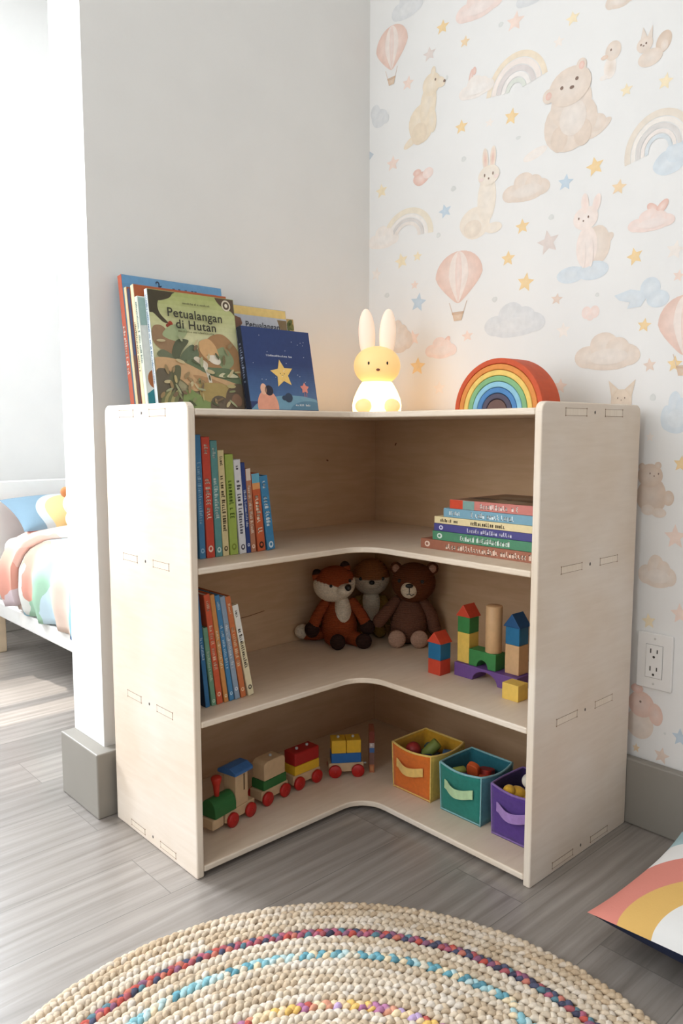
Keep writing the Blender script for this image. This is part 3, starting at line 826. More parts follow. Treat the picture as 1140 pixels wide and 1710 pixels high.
def clipf(F, d, h):
    return lambda a, z, k: F(min(max(a, .0012), d - .0012), min(max(z, .0012), h - .0012), k)
def front_forest(mb, F0, d, h):
    F = clipf(F0, d, h)
    S = lambda u, v: (u * d, v * h)
    blob = lambda pts, c, k: poly2(mb, F, [S(*p) for p in smooth_poly(pts)], lin(c), k)
    n = [1]
    def nx():
        n[0] += 1; return n[0]
    def grad(v0, v1, c0, c1, N=10):
        for i in range(N):
            rect(mb, F, .001, h * (v0 + (v1 - v0) * i / N), d - .001, h * (v0 + (v1 - v0) * (i + 1) / N), mix(lin(c0), lin(c1), i / (N - 1)), 1)
    grad(0, .62, '8A7F66', 'D5D3A6'); grad(.62, 1, 'D5D3A6', 'A9B16E')
    # branches in the upper corners
    blob([(0, 1), (.3, 1.0), (.2, .955), (.13, .93), (.1, .87), (.12, .8), (.2, .73), (.14, .735), (.05, .8), (0, .82)], '4A4332', nx())
    blob([(.28, 1), (.24, .945), (.12, .91), (.1, .93), (.2, .965)], '4A4332', nx())
    blob([(1, .86), (.95, .89), (.83, .93), (.77, .99), (.8, 1.0), (1, 1.0)], '5A4A3A', nx())
    oval(mb, F, .9 * d, .935 * h, .012, .0125, lin('D8CDB6'), nx()); oval(mb, F, .9 * d, .935 * h, .0085, .009, lin('5A4A3A'), nx()); oval(mb, F, .9 * d, .935 * h, .004, .0045, lin('E4DCC8'), nx())
    oval(mb, F, .22 * d, .715 * h, .006, .008, lin('A8442E'), nx()); oval(mb, F, .205 * d, .705 * h, .008, .005, lin('8C3A28'), nx())
    # foliage and rocks at the back
    blob([(.02, .55), (.02, .68), (.12, .7), (.22, .62), (.3, .52), (.2, .46)], '9A7C5E', nx())
    blob([(.12, .62), (.2, .7), (.3, .72), (.4, .68), (.36, .62), (.26, .58)], 'A3AE84', nx())
    blob([(.5, .5), (.6, .6), (.7, .66), (.82, .67), (.93, .6), (1, .5), (1, .3), (.6, .3)], 'A9825A', nx())
    blob([(.72, .42), (.66, .5), (.74, .54), (.82, .56), (.9, .5), (.92, .42), (.82, .36)], '8E9A74', nx())
    blob([(.1, .5), (.05, .44), (.3, .36), (.34, .44), (.22, .46)], '6E745C', nx())
    blob([(.3, .6), (.24, .56), (.2, .46), (.26, .42), (.32, .5), (.4, .58), (.38, .6)], '5C614B', nx())
    blob([(.34, .5), (.44, .56), (.5, .52), (.5, .46), (.4, .42), (.3, .44)], '68735A', nx())
    blob([(.3, .38), (.5, .46), (.56, .38), (.9, .36), (.98, .2), (.6, .2), (.4, .28)], '6C7A5C', nx())
    # pale bird resting on a branch
    blob([(.52, .58), (.53, .5), (.6, .44), (.68, .42), (.74, .47), (.73, .53), (.7, .58), (.64, .62), (.57, .61)], 'D2A877', nx())
    blob([(.6, .47), (.64, .42), (.72, .4), (.76, .43), (.72, .48)], 'E9E0CF', nx())
    blob([(.48, .46), (.56, .43), (.6, .4), (.58, .36), (.5, .4), (.44, .44)], 'D9CDB8', nx())
    # thick limb across the page
    blob([(0, .42), (.2, .43), (.4, .38), (.6, .31), (.84, .26), (.96, .22), (.86, .17), (.7, .18), (.56, .2), (.42, .16), (.3, .24), (.12, .32), (0, .3)], 'C9A57B', nx())
    blob([(.42, .3), (.6, .28), (.8, .22), (.6, .23), (.46, .26)], 'B08A62', nx())
    blob([(.56, .4), (.6, .34), (.63, .24), (.6, .22), (.57, .32), (.53, .4)], 'E2DCCB', nx())
    # dark undergrowth
    blob([(0, .3), (.1, .34), (.18, .3), (.24, .2), (.3, .1), (.3, 0), (0, 0)], '675F4F', nx())
    blob([(.16, .3), (.22, .37), (.28, .36), (.26, .26), (.2, .18), (.14, .22)], '68694F', nx())
    blob([(.3, .02), (.28, .12), (.36, .18), (.44, .14), (.56, .1), (.6, 0)], '83965F', nx())
    blob([(.48, .22), (.5, .1), (.7, .06), (.82, .14), (.8, .22), (.66, .24)], 'A9945F', nx())
    blob([(.6, 0), (.6, .09), (.68, .13), (.78, .1), (.82, 0)], '6A5F50', nx())
    blob([(.78, 0), (.78, .14), (.86, .22), (.96, .24), (1, .2), (1, 0)], '6A5A4A', nx())
    blob([(.84, .06), (.86, .13), (.92, .15), (.97, .1), (.94, .04)], '8A6A54', nx())
    for q in range(5):
        a = .02 + q * .035
        blob([(a, .02), (a + .02, .1), (a + .1, .17), (a + .06, .09)], 'A39B6C' if q % 2 else '767A56', nx())
    for q in range(4):
        a = .66 + q * .05
        blob([(a, .3), (a + .06, .33), (a + .14, .3), (a + .06, .29)], 'CFC9A8' if q % 2 else '6C7A56', nx())
    lr = random.Random(12)
    for q in range(46):
        u, v = lr.uniform(.04, .96), lr.uniform(.03, .36) if q < 34 else lr.uniform(.4, .62)
        oval(mb, F, u * d, v * h, lr.uniform(.002, .0045), lr.uniform(.006, .013), lin(lr.choice(['8A8F66', '7A7050', 'B7A878', '9A8460', '5E6248', 'A4A884', 'C2B48C', '7D6A52'])), nx() if q % 6 == 0 else n[0], 10, lr.uniform(0, 3.1))
    strip(mb, F, d * .53, h * .895, d * .33, .0045, lin('6C6B48'), nx(), 21)
    strip(mb, F, d * .5, h * .655, d * .42, .004, lin('6C6B48'), nx(), 22)
    ink = lin('3C3A30')
    word(mb, F, 'Petualangan', d * .50, h * .775, .0270, ink, nx(), .016, -.02, 1.08)
    word(mb, F, 'di Hutan', d * .5, h * .685, .0270, ink, n[0], .016, -.01, 1.08)
def front_grey(mb, F0, d, h):
    F = clipf(F0, d, h)
    rect(mb, F, .001, .001, d - .001, h - .001, lin('B9BCC4'), 1)
    rect(mb, F, .001, h * .915, d - .001, h - .001, lin('E2C47C'), 2)
    poly2(mb, F, [(.001, h * .9), (.02, h * .88), (.024, h * .83), (.012, h * .78), (.001, h * .76)], lin('7A5440'), 3)
    poly2(mb, F, [(d - .03, h * .9), (d, h * .9), (d, h * .7), (d - .02, h * .78)], lin('7D6A4C'), 4)
    ink = lin('33343C')
    word(mb, F, 'Petualangan', d * .53, h * .80, .0205, ink, 5, .016, 0, 1.06)
    word(mb, F, 'di Hutan', d * .5, h * .725, .0205, ink, 5, .016, 0, 1.06)
def front_leaf(mb, F0, d, h):
    F = clipf(F0, d, h)
    rect(mb, F, .001, .001, d - .001, h - .001, lin('B59A64'), 1)
    rnd = random.Random(3)
    for i in range(26):
        oval(mb, F, d - rnd.uniform(.004, .05), h * rnd.uniform(.5, .97), .006, .012, lin(rnd.choice(['7C7A44', '8F6B3C', 'C9B583', '5F6A3C'])), 2 + i % 8, 10, rnd.uniform(0, 3))
def front_night(mb, F0, d, h):
    F = clipf(F0, d, h)
    for i in range(32):
        rect(mb, F, .001, h * (.1 + .9 * i / 32), d - .001, h * (.1 + .9 * (i + 1) / 32), mix(lin('4A6E9C'), lin('2C3F70'), min(1, i / 16)), 1)
    oval(mb, F, d * .62, -h * .05, d * .62, h * .235, lin('6C9AB4'), 2, 40); oval(mb, F, d * .86, -h * .02, d * .3, h * .14, lin('52809E'), 3, 30)
    oval(mb, F, d * .25, h * .04, d * .15, h * .2, lin('E0A088'), 4, 30); oval(mb, F, d * .21, h * .25, .009, .013, lin('E6B79C'), 5)
    oval(mb, F, d * .285, h * .235, .012, .012, lin('2A2A38'), 5); oval(mb, F, d * .56, h * .155, .012, .011, lin('2E4058'), 5, 20, .5); oval(mb, F, d * .5, h * .15, .008, .006, lin('2E4058'), 6)
    star = []
    for i in range(10):
        t = PI / 2 + .12 + i * PI / 5; r = (.0345 if i % 2 == 0 else .0165)
        star.append((d * .51 + r * math.cos(t), h * .445 + r * math.sin(t)))
    mb.add([F(d * .51, h * .445, 6)] + [F(a, b, 6) for a, b in star], [(0, 1 + i, 1 + (i + 1) % 10) for i in range(10)], 0, lin('EBC877'))
    for u in (-.006, .006): oval(mb, F, d * .51 + u, h * .45, .0013, .0018, lin('6B5330'), 7, 8)
    rect(mb, F, d * .51 - .003, h * .43, d * .51 + .003, h * .434, lin('6B5330'), 7)
    star = [(d * .82 + (.014 if i % 2 == 0 else .008) * math.cos(.3 + i * PI / 5), h * .28 + (.014 if i % 2 == 0 else .008) * math.sin(.3 + i * PI / 5)) for i in range(10)]
    mb.add([F(d * .82, h * .28, 6)] + [F(a, b, 6) for a, b in star], [(0, 1 + i, 1 + (i + 1) % 10) for i in range(10)], 0, lin('D58A80'))
    for u in (-.003, .003): rect(mb, F, d * .82 + u, h * .17, d * .82 + u + .0012, h * .24, lin('C98078'), 6)
    strip(mb, F, d * .49, h * .655, d * .4, .0042, lin('D5DCE8'), 7, 31)
    strip(mb, F, d * .76, h * .055, d * .24, .0045, lin('DCE6EC'), 7, 32)
    rnd = random.Random(4)
    for i in range(22): oval(mb, F, d * rnd.uniform(.05, .95), h * rnd.uniform(.3, .95), .0009, .0009, lin('DCE4F0'), 7, 6)

LEAN = 9.0
ys = -.012 - .29 * math.tan(math.radians(LEAN)) - .001
def nextfront(t):
    global ys
    ys -= (t + .0012) / math.cos(math.radians(LEAN)); return ys
f1 = nextfront(.016)
place_facing('picture_book', 'tallest book with blue cover and rust-red spine, rearmost against the wall', -.768, f1, LEAN, .288, .252, .016, cover='6C9CC2', spine='BE5A3E', ink='E8D4C8', title=(.25, .62), front=front_blue, seed=101)
f2 = nextfront(.010)
place_facing('picture_book', 'thin book with a cream spine just in front of the tallest blue one', -.765, f2, LEAN, .262, .235, .010, cover='B8643E', spine='D8C79A', title=None, front=front_rust, seed=102)
f3 = nextfront(.010)
place_facing('picture_book', 'thin book with a dark navy and brown spine in the leaning group', -.764, f3, LEAN, .258, .235, .010, cover='B4603C', spine='34405E', bands=((0, .45, '5A4038'),), title=None, front=front_rust, seed=103)
f4 = nextfront(.012)
place_facing('picture_book', 'rust-orange covered book with a cream spine behind the green forest book', -.762, f4, LEAN, .264, .232, .012, cover='B4603C', spine='E6D8AE', ink='6A5A48', title=(.3, .7), front=front_rust, seed=104)
f5 = nextfront(.011)
place_facing('picture_book', 'pale grey and teal book directly behind the green forest book', -.762, f5, LEAN, .238, .2, .011, cover='DADDD6', spine='D6DCCB', ink='7A8878', title=(.4, .95), front=front_mist, seed=105)
f6 = nextfront(.011)
place_facing('picture_book', 'large green forest picture book titled Petualangan di Hutan, facing front', -.745, f6, LEAN, .254, .216, .011, cover='A9B16E', spine='DDE3E6', ink='6C8CA8', title=(.2, .95), front=front_forest, seed=106)
place_facing('picture_book', 'brown leaf-patterned book peeking out right behind the grey Petualangan book', -.495, -.083, LEAN, .236, .183, .011, cover='B59A64', title=None, front=front_leaf, seed=107)
place_facing('picture_book', 'grey-blue book with yellow top and title Petualangan behind the navy star book', -.505, -.098, LEAN, .252, .158, .011, cover='B9BCC4', title=None, front=front_grey, seed=108)
place_facing('board_book', 'small navy board book with a smiling yellow star, foremost on the shelf top', -.531, -.165, 11.5, .192, .2, .017, cover='2C3F70', spine='1A2030', ink='8A96B0', title=(.3, .8), front=front_night, seed=109, b=.003)

# ============================================================ rabbit lamp
FACE = -math.radians(42.2)
lamp = thing('rabbit_night_lamp', 'glowing warm-white rabbit night lamp on top of the bookshelf corner', 'lamp', (-.184, -.215, LV[0]), FACE)
glow_body = glow_mat('glowing_body_shell', 'FFF3D8', (1, .58, .22), 4.2)
glow_head = glow_mat('glowing_head_shell', 'EFD092', (1, .60, .20), .36)
glow_ear = glow_mat('glowing_ear_shell', 'FAE9D8', (1, .62, .36), .22)
glow_foot = glow_mat('glowing_foot_shell', 'F3D29A', (1, .62, .24), .55)
black = mat('black_bead', '1E1B18', .3, .1, 200)
mb = MB()
mb.lathe([(.02, .0), (.055, .001), (.0600, .008), (.061, .022), (.058, .038), (.051, .055), (.043, .07), (.037, .079), (.02, .083), (.002, .084)], 36)
mb.v = [(p[0], p[1] * .82, p[2]) for p in mb.v]
mb.build('body', glow_body, lamp)
mb = MB(); mb.ell((0, 0, .119), (.0575, .046, .0475), nu=36, nv=22, shape=lambda u: Vector((math.copysign(abs(u.x) ** .92, u.x), u.y, math.copysign(abs(u.z) ** .95, u.z))))
mb.build('head', glow_head, lamp)
for sgn in (-1, 1):
    mb = MB(); mb.ell((0, 0, .05), (.0205, .013, .062), nu=24, nv=18)
    Q = Matrix.Translation((sgn * .0235, 0, .145)) @ Matrix.Rotation(sgn * .04, 4, 'Y')
    mb.v = [tuple(Q @ Vector(p)) for p in mb.v]
    mb.build('ear', glow_ear, lamp)
    mb = MB(); mb.ell((sgn * .031, -.036, .019), (.024, .016, .019), nu=20, nv=14); mb.build('foot', glow_foot, lamp)
    mb = MB(); mb.ell((sgn * .0225, -.0425, .122), (.0024, .002, .0042), nu=12, nv=8); mb.build('eye', black, lamp)
mb = MB(); mb.ell((0, -.0458, .106), (.0048, .0022, .0032), nu=12, nv=8); mb.build('nose', mat('pink_nose', '7A4A3A', .5, .05), lamp)

# ============================================================ toy rainbow
GR = 'arches of the nested wooden rainbow'
rb_cols = [('C4502A', 'outermost red-orange arch of the nested wooden toy rainbow'), ('D98A42', 'orange arch, second from the outside of the toy rainbow'),
           ('E3C169', 'yellow arch, third from the outside of the toy rainbow'), ('7FAE7C', 'green arch in the middle of the toy rainbow'),
           ('8ABBCF', 'pale blue arch of the toy rainbow'), ('4A7FB4', 'mid-blue arch of the toy rainbow'), ('4E4A5C', 'dark slate arch around the brown core of the toy rainbow')]
R = .1165; rw = .0128
RC = (-.215, -.598)
Q = Matrix.Translation((RC[0], RC[1], LV[0])) @ Matrix.Rotation(math.radians(-3), 4, 'Z')
def arch(mb, r0, r1, x0, x1, n=40):
    v, f = [], []
    for i in range(n + 1):
        t = PI * i / n
        for (r, x) in ((r0, x0), (r1, x0), (r1, x1), (r0, x1)):
            v.append((x, r * math.cos(t), r * math.sin(t) * .945))
    for i in range(n):
        a = 4 * i
        for k in range(4):
            f.append((a + k, a + (k + 1) % 4, a + 4 + (k + 1) % 4, a + 4 + k))
    f.append((0, 3, 2, 1)); f.append((4 * n, 4 * n + 1, 4 * n + 2, 4 * n + 3))
    mb.add(v, f, 0, None, False)
for i, (c, lab) in enumerate(rb_cols):
    mb = MB(); arch(mb, R - rw + .0008, R, 0, .062)
    o = mb.build('rainbow_arch', mat('stained_wood_' + c, c, .6, .08, 60, (1, 1, 1), .05, 300), None, .002, 2)
    o.matrix_world = Q; tag(o, lab, 'toy', GR)
    R -= rw
mb = MB()
pts = [((R - .0004) * math.cos(PI * i / 24), (R - .0004) * math.sin(PI * i / 24) * .945) for i in range(25)]
mb.prism(pts, 0, .062, 'yz')
o = mb.build('rainbow_core', mat('stained_wood_core', '6B5049', .6, .08, 60), None, .002, 2); o.matrix_world = Q
tag(o, 'solid brown half-round core of the nested toy rainbow', 'toy', GR)

# ============================================================ crochet toys
yarn = print_mat('crochet_yarn', .95, .16, 260, 0, .1, .0, knit=70)
FOX, CREAM, DKB = lin('914526'), lin('DCCFBA'), lin('35241F')
def plush(name, label, loc, rz=FACE):
    return thing(name, label, 'plush toy', loc, rz, 'crocheted animals sitting on the middle shelf')
def part(root, name, fn, mats=None, label=None):
    mb = MB(); fn(mb); o = mb.build(name, mats or yarn, root)
    if label: o['label'] = label
    return o
bead = black
z3 = LV[2]
# --- fox
fx = plush('crocheted_fox', 'rust-orange crocheted fox with white face and belly, leftmost plush', (-.252, -.150, z3))
part(fx, 'body', lambda m: m.ell((0, 0, .058), (.045, .040, .062), 0, FOX, nu=28, nv=20, shape=lambda u: Vector((u.x * (1 - .22 * u.z), u.y * (1 - .2 * u.z), u.z))))
part(fx, 'belly_patch', lambda m: m.ell((.008, -.0105, .082), (.0235, .0305, .046), 0, CREAM, nu=28, nv=20), label='cream belly patch')
def foxface(u):
    a = u.x - .35 * (-u.y)
    bd = -.18 + .55 * abs(u.x - .28) - .22 * max(0, 1 - abs(u.x - .28) * 5)
    return CREAM if (u.z < bd and u.y < .25) else FOX
HT = Matrix.Translation((-.012, -.012, .157)) @ Matrix.Rotation(math.radians(-10), 4, 'Y') @ Matrix.Rotation(math.radians(8), 4, 'Z')
part(fx, 'head', lambda m: m.ell((0, 0, 0), (.054, .043, .046), 0, None, HT, 64, 44, foxface))
part(fx, 'snout', lambda m: m.ell((.018, -.036, -.012), (.022, .022, .015), 0, CREAM, HT, 24, 16), label='cream snout')
part(fx, 'nose', lambda m: m.ell((.026, -.055, -.006), (.0085, .008, .0085), 0, DKB, HT, 14, 10), black)
for px_, pz_ in ((-.014, .004), (.036, .006)):
    part(fx, 'eye', lambda m: m.ell((px_, -.043 * math.sqrt(max(.1, 1 - (px_ / .054) ** 2)) - .0008, pz_), (.004, .003, .0042), 0, None, HT, 12, 8), bead)
for sx, sz in ((-.039, .028), (.034, .034)):
    e = part(fx, 'ear', lambda m: m.ell((sx, 0, sz), (.0135, .010, .0185), 0, None, HT, 22, 16, lambda u: DKB if u.z > .25 else FOX))
part(fx, 'arm', lambda m: m.tube([(-.036, -.004, .106), (-.055, -.012, .075), (-.066, -.02, .05)], [.014, .0155, .016], 14, 0, FOX, cap=True, squash=.9))
part(fx, 'arm', lambda m: m.tube([(.036, -.006, .106), (.056, -.016, .078), (.067, -.022, .058)], [.014, .0155, .016], 14, 0, FOX, squash=.9))
part(fx, 'paw', lambda m: m.ell((-.069, -.022, .041), (.019, .018, .021), 0, DKB, None, 18, 12), label='dark brown paw')
part(fx, 'paw', lambda m: m.ell((.071, -.025, .048), (.019, .018, .020), 0, DKB, None, 18, 12), label='dark brown paw')
part(fx, 'leg', lambda m: m.tube([(-.02, -.015, .02), (-.008, -.05, .018)], [.02, .017], 14, 0, FOX))
part(fx, 'leg', lambda m: m.tube([(.025, -.01, .02), (.052, -.04, .018)], [.02, .017], 14, 0, FOX))
part(fx, 'foot', lambda m: m.ell((-.004, -.064, .020), (.0195, .016, .0200), 0, DKB, None, 18, 12), label='dark brown foot')
part(fx, 'foot', lambda m: m.ell((.061, -.055, .0195), (.0205, .016, .0195), 0, DKB, None, 18, 12), label='dark brown foot')
part(fx, 'tail', lambda m: m.tube([(-.03, .018, .02), (-.06, .016, .022), (-.084, .010, .024)], [.012, .019, .018], 14, 0, FOX))
part(fx, 'tail_tip', lambda m: m.ell((-.094, .008, .028), (.0215, .0185, .019), 0, CREAM, Matrix.Rotation(0, 4, 'Z'), 18, 12), label='cream tail tip')
# --- middle toy
OCH = lin('8A5632'); BG = lin('C9B8A2'); MUS = lin('8A6A34')
dg = plush('crocheted_puppy', 'brown-topped crocheted puppy with beige muzzle between fox and bear', (-.118, -.130, z3))
part(dg, 'body', lambda m: m.ell((0, 0, .055), (.042, .036, .062), 0, MUS, None, 26, 18))
part(dg, 'belly_patch', lambda m: m.ell((0, -.009, .068), (.029, .030, .054), 0, CREAM, None, 26, 18), label='cream belly patch')
part(dg, 'head', lambda m: m.ell((0, -.010, .154), (.049, .042, .050), 0, None, None, 56, 44, lambda u: OCH if u.z > -.06 + .10 * abs(u.x) or u.y > .3 else BG))
part(dg, 'snout', lambda m: m.ell((0, -.043, .141), (.024, .013, .014), 0, BG, None, 22, 14), label='beige snout')
part(dg, 'nose', lambda m: m.ell((0, -.0555, .147), (.0075, .005, .006), 0, None, None, 14, 10), black)
for s_ in (-1, 1):
    part(dg, 'eye', lambda m: m.ell((s_ * .029, -.0435, .155), (.0048, .003, .0048), 0, None, None, 12, 8), bead)
    part(dg, 'arm', lambda m: m.tube([(s_ * .034, -.004, .092), (s_ * .05, -.008, .06), (s_ * .052, -.014, .035)], [.011, .013, .014], 12, 0, MUS))
    part(dg, 'leg', lambda m: m.tube([(s_ * .02, -.02, .018), (s_ * .022, -.052, .017)], [.018, .017], 12, 0, MUS))
# --- bear
BR, BRD, PAD = lin('6E4A3A'), lin('5E3420'), lin('B4917C')
be = plush('crocheted_bear', 'dark brown crocheted teddy bear with cream muzzle, rightmost plush', (-.118, -.268, z3))
part(be, 'body', lambda m: m.ell((0, 0, .060), (.047, .040, .062), 0, BR, None, 28, 20, shape=lambda u: Vector((u.x * (1 - .16 * u.z), u.y * (1 - .16 * u.z), u.z))))
BH_ = Matrix.Translation((.010, -.014, .160)) @ Matrix.Rotation(math.radians(-4), 4, 'Z')
part(be, 'head', lambda m: m.ell((0, 0, 0), (.056, .045, .051), 0, BRD, BH_, 36, 26))
part(be, 'muzzle', lambda m: m.ell((-.012, -.037, -.012), (.021, .013, .0215), 0, lin('D8C6AC'), BH_, 26, 18), label='cream oval muzzle')
def bear_mouth(m):
    m.tube([(-.012, -.0505, -.006), (-.012, -.0508, -.014), (-.0125, -.0500, -.020), (-.006, -.0492, -.024), (-.001, -.0478, -.021)], .0010, 8, 0, DKB, BH_)
    m.tube([(-.0125, -.0500, -.020), (-.018, -.0485, -.022)], .0009, 8, 0, DKB, BH_)
part(be, 'mouth', bear_mouth, black)
part(be, 'nose', lambda m: m.ell((-.012, -.0500, .0005), (.0098, .004, .0058), 0, None, BH_, 16, 10), black)
for ex in (-.036, .020): part(be, 'eye', lambda m: m.ell((ex, -.045 * math.sqrt(1 - (ex / .056) ** 2 - .05) - .0006, .010), (.0048, .003, .0048), 0, None, BH_, 12, 8), bead)
for sx in (-.045, .047):
    e = part(be, 'ear', lambda m: m.ell((sx, 0, .036), (.0155, .009, .0165), 0, BRD, BH_, 20, 14))
    e2 = MB(); e2.ell((sx * 1.0, -.0065, .0365), (.0095, .0045, .0105), 0, lin('A8806C'), BH_, 16, 12); q = e2.build('inner_ear', yarn, e); q['label'] = 'pinkish inner ear'
part(be, 'arm', lambda m: m.tube([(-.033, -.006, .112), (-.055, -.018, .088), (-.078, -.024, .062)], [.0125, .016, .0165], 14, 0, BR))
part(be, 'arm', lambda m: m.tube([(.034, .0, .112), (.056, -.004, .075), (.066, -.008, .038)], [.0125, .0165, .0165], 14, 0, BR))
for lx, ly in ((-.034, -.030), (.022, -.034)):
    part(be, 'leg', lambda m: m.tube([(lx * .7, -.014, .023), (lx, ly, .023)], [.021, .021], 14, 0, BR))
    part(be, 'foot', lambda m: m.ell((lx, ly - .019, .0225), (.0225, .012, .0225), 0, PAD, None, 22, 14), label='pale pinkish foot sole')

# ============================================================= toy blocks
GB = 'wooden building blocks on the middle shelf'
def paint(h): return mat('painted_block_' + h, h, .5, .06, 90, (1, 1, 1), .03, 300)
RED, GRN, YEL, BLU, PUR, NAT = 'C8442C', '3A8044', 'E3BD5A', '1F6A94', '6C4A8A', 'D2A97C'
def block(name, label, mbf, colour, loc, rz=0):
    mb = MB(); mbf(mb); o = mb.build(name, paint(colour), None, .0011, 2)
    o.location = loc; o.rotation_euler = (0, 0, rz)
    return tag(o, label, 'toy block', GB)
def cube(w, d, h): return lambda m: m.box((-d / 2, -w / 2, 0), (d / 2, w / 2, h))
def roof(w, d, h): return lambda m: m.prism([(-w / 2, 0), (w / 2, 0), (0, h)], -d / 2, d / 2, 'yz')
s = .0355; e = .0002
tx, ty = -.252, -.4835
block('toy_block', 'red cube at the bottom of the small leftmost block tower', cube(s, s, .034), RED, (tx, ty, z3))
block('toy_block', 'blue cube in the middle of the small leftmost block tower', cube(s, s, .0375), BLU, (tx, ty, z3 + .034 + e))
block('toy_block', 'red roof block on the small leftmost block tower', roof(s + .007, s + .005, .025), RED, (tx, ty, z3 + .0715 + 2 * e))
def bridge(w, d, h, c, r, rh):
    def f(m):
        pts = [(-w / 2, 0), (c - r, 0)] + [(c - r * math.cos(PI * i / 16), rh * math.sin(PI * i / 16)) for i in range(1, 16)] + [(c + r, 0), (w / 2, 0), (w / 2, h), (-w / 2, h)]
        m.prism(pts, -d / 2, d / 2, 'yz')
    return f
pz = .0305
block('toy_block', 'long purple bridge block carrying the castle of blocks', bridge(.166, .05, pz, .0, .033, .024), PUR, (-.213, -.598, z3))
yb = z3 + pz + e
block('toy_block', 'tall yellow block standing on the left end of the purple bridge', cube(.0325, .034, .067), YEL, (-.213, -.533, yb))
block('toy_block', 'green cube under a red roof on the tall yellow block', cube(.0325, .034, .036), GRN, (-.213, -.533, yb + .067 + e))
block('toy_block', 'red roof block on top of the green cube', roof(.040, .040, .027), RED, (-.213, -.533, yb + .103 + 2 * e))
block('toy_block', 'green arch block under the beige cylinder', bridge(.071, .034, .0365, 0, .0145, .017), GRN, (-.2165, -.5875, yb))
mb = MB(); mb.cyl((0, 0, 0), .0178, .102, n=36)
o = mb.build('toy_block', paint(NAT)); o.location = (-.2175, -.6055, yb + .0365 + e); tag(o, 'tall natural wood cylinder standing on the green arch block', 'toy block', GB)
block('toy_block', 'natural wood upright block beside the right side panel', cube(.0345, .034, .063), NAT, (-.205, -.656, yb))
block('toy_block', 'blue cube on the natural wood upright block', cube(.0345, .034, .038), BLU, (-.205, -.656, yb + .063 + e))
block('toy_block', 'dark blue roof block topping the right hand tower', roof(.043, .041, .029), '1B4F7E', (-.205, -.656, yb + .101 + 2 * e))
block('toy_block', 'yellow cube in front of the purple bridge end', cube(.039, .034, .034), YEL, (-.268, -.697, z3))

# ============================================================== toy train
z4 = LV[3]
GT = 'wooden train on the bottom shelf'
nat = mat('natural_beech', 'CDAE88', .5, .06, 60, (1, 1, 1), .03)
tg, tr, ty_, tb, ts = paint('2F6B36'), paint('A8201E'), paint('E2B32E'), paint('2464A8'), paint('3F6EA8')
wheel_m = mat('red_wheel_paint', 'B81E1A', .35, .05, 90, spec=.5)
steel = mat('bright_steel_peg', 'BDBDBD', .3, .05, 200)
def car(label, x, y, ang, length, cargo):
    """local x = direction of travel (front at -x), wheels on both sides; origin on the shelf, middle of the car"""
    o = thing('toy_train_car', label, 'toy train', (x, y, z4), math.radians(ang), GT)
    mb = MB(); mb.box((-length / 2, -.019, .012), (length / 2, .019, .034)); mb.build('chassis', nat, o, .002)
    for sx in (-1, 1):
        for sy in (-1, 1):
            mb = MB(); mb.cyl((sx * .0275, sy * .0235 - .004, .0155), .0155, .008, 'y', 28, e=.0015)
            w = mb.build('wheel', wheel_m, o)
            mb = MB(); mb.ell((sx * .0275, sy * .028, .0155), (.003, .0015, .003), nu=10, nv=6); mb.build('axle_cap', wheel_m, w)
    cargo(o)
    mb = MB(); mb.tube([(length / 2 - .002, 0, .024), (length / 2 + .007, 0, .024)], .0022, 8); mb.build('coupling', steel, o)
    return o
def add(o, name, mats, lo, hi, bev=.0015):
    mb = MB(); mb.box(lo, hi); return mb.build(name, mats, o, bev)
def peg(o, x, z):
    mb = MB(); mb.cyl((x, 0, z), .0035, .004, n=14); mb.ell((x, 0, z + .004), (.0035, .0035, .002), nu=12, nv=6); mb.build('peg', steel, o)
def engine(o):
    add(o, 'nose_block', nat, (-.082, -.0195, .012), (-.05, .0195, .034), .003)
    mb = MB(); pts = [(-.021, .034), (.021, .034)] + [(.021 * math.cos(PI * i / 16), .046 + .026 * math.sin(PI * i / 16)) for i in range(0, 17)]
    mb.prism(pts, -.076, -.014, 'yz'); mb.build('boiler', tg, o, .0015)
    mb = MB(); mb.lathe([(.0055, .0), (.006, .012), (.0075, .024), (.011, .036), (.0115, .040), (.009, .043), (.001, .0435)], 20, M=Matrix.Translation((-.051, 0, .070))); mb.build('chimney', paint('B83020'), o)
    add(o, 'cab', nat, (-.012, -.0175, .034), (.026, .0175, .106), .0015)
    add(o, 'cab_window', mat('dark_cut_slot', '6E5238', .7, .1), (.012, -.0178, .064), (.016, -.0170, .1), 0)
    mb = MB(); mb.prism([(-.026, .106), (.026, .106), (.026, .113), (.010, .121), (-.010, .121), (-.026, .113)], -.022, .034, 'yz'); mb.build('cab_roof', ts, o, .0015)
def wagon_tan(o):
    add(o, 'lower_block', tg, (-.036, -.0195, .0342), (.036, .0195, .055))
    mb = MB(); mb.prism([(-.033, .0552), (.033, .0552), (.033, .088)] + [(.033 - .012 * (1 - math.cos(PI / 2 * i / 5)), .088 + .010 * math.sin(PI / 2 * i / 5)) for i in range(1, 6)] + [(-.033 + .012 * (1 - math.cos(PI / 2 * (5 - i) / 5)), .088 + .010 * math.sin(PI / 2 * (5 - i) / 5)) for i in range(0, 6)], -.0185, .0185, 'xz'); mb.build('upper_block', nat, o, .0015)
    peg(o, .004, .097)
def wagon_red(o):
    add(o, 'lower_block', ty_, (-.038, -.0195, .0342), (.038, .0195, .056)); add(o, 'upper_block', tr, (-.038, -.0195, .0562), (.038, .0195, .087), .003)
    peg(o, -.016, .087); peg(o, .016, .087)
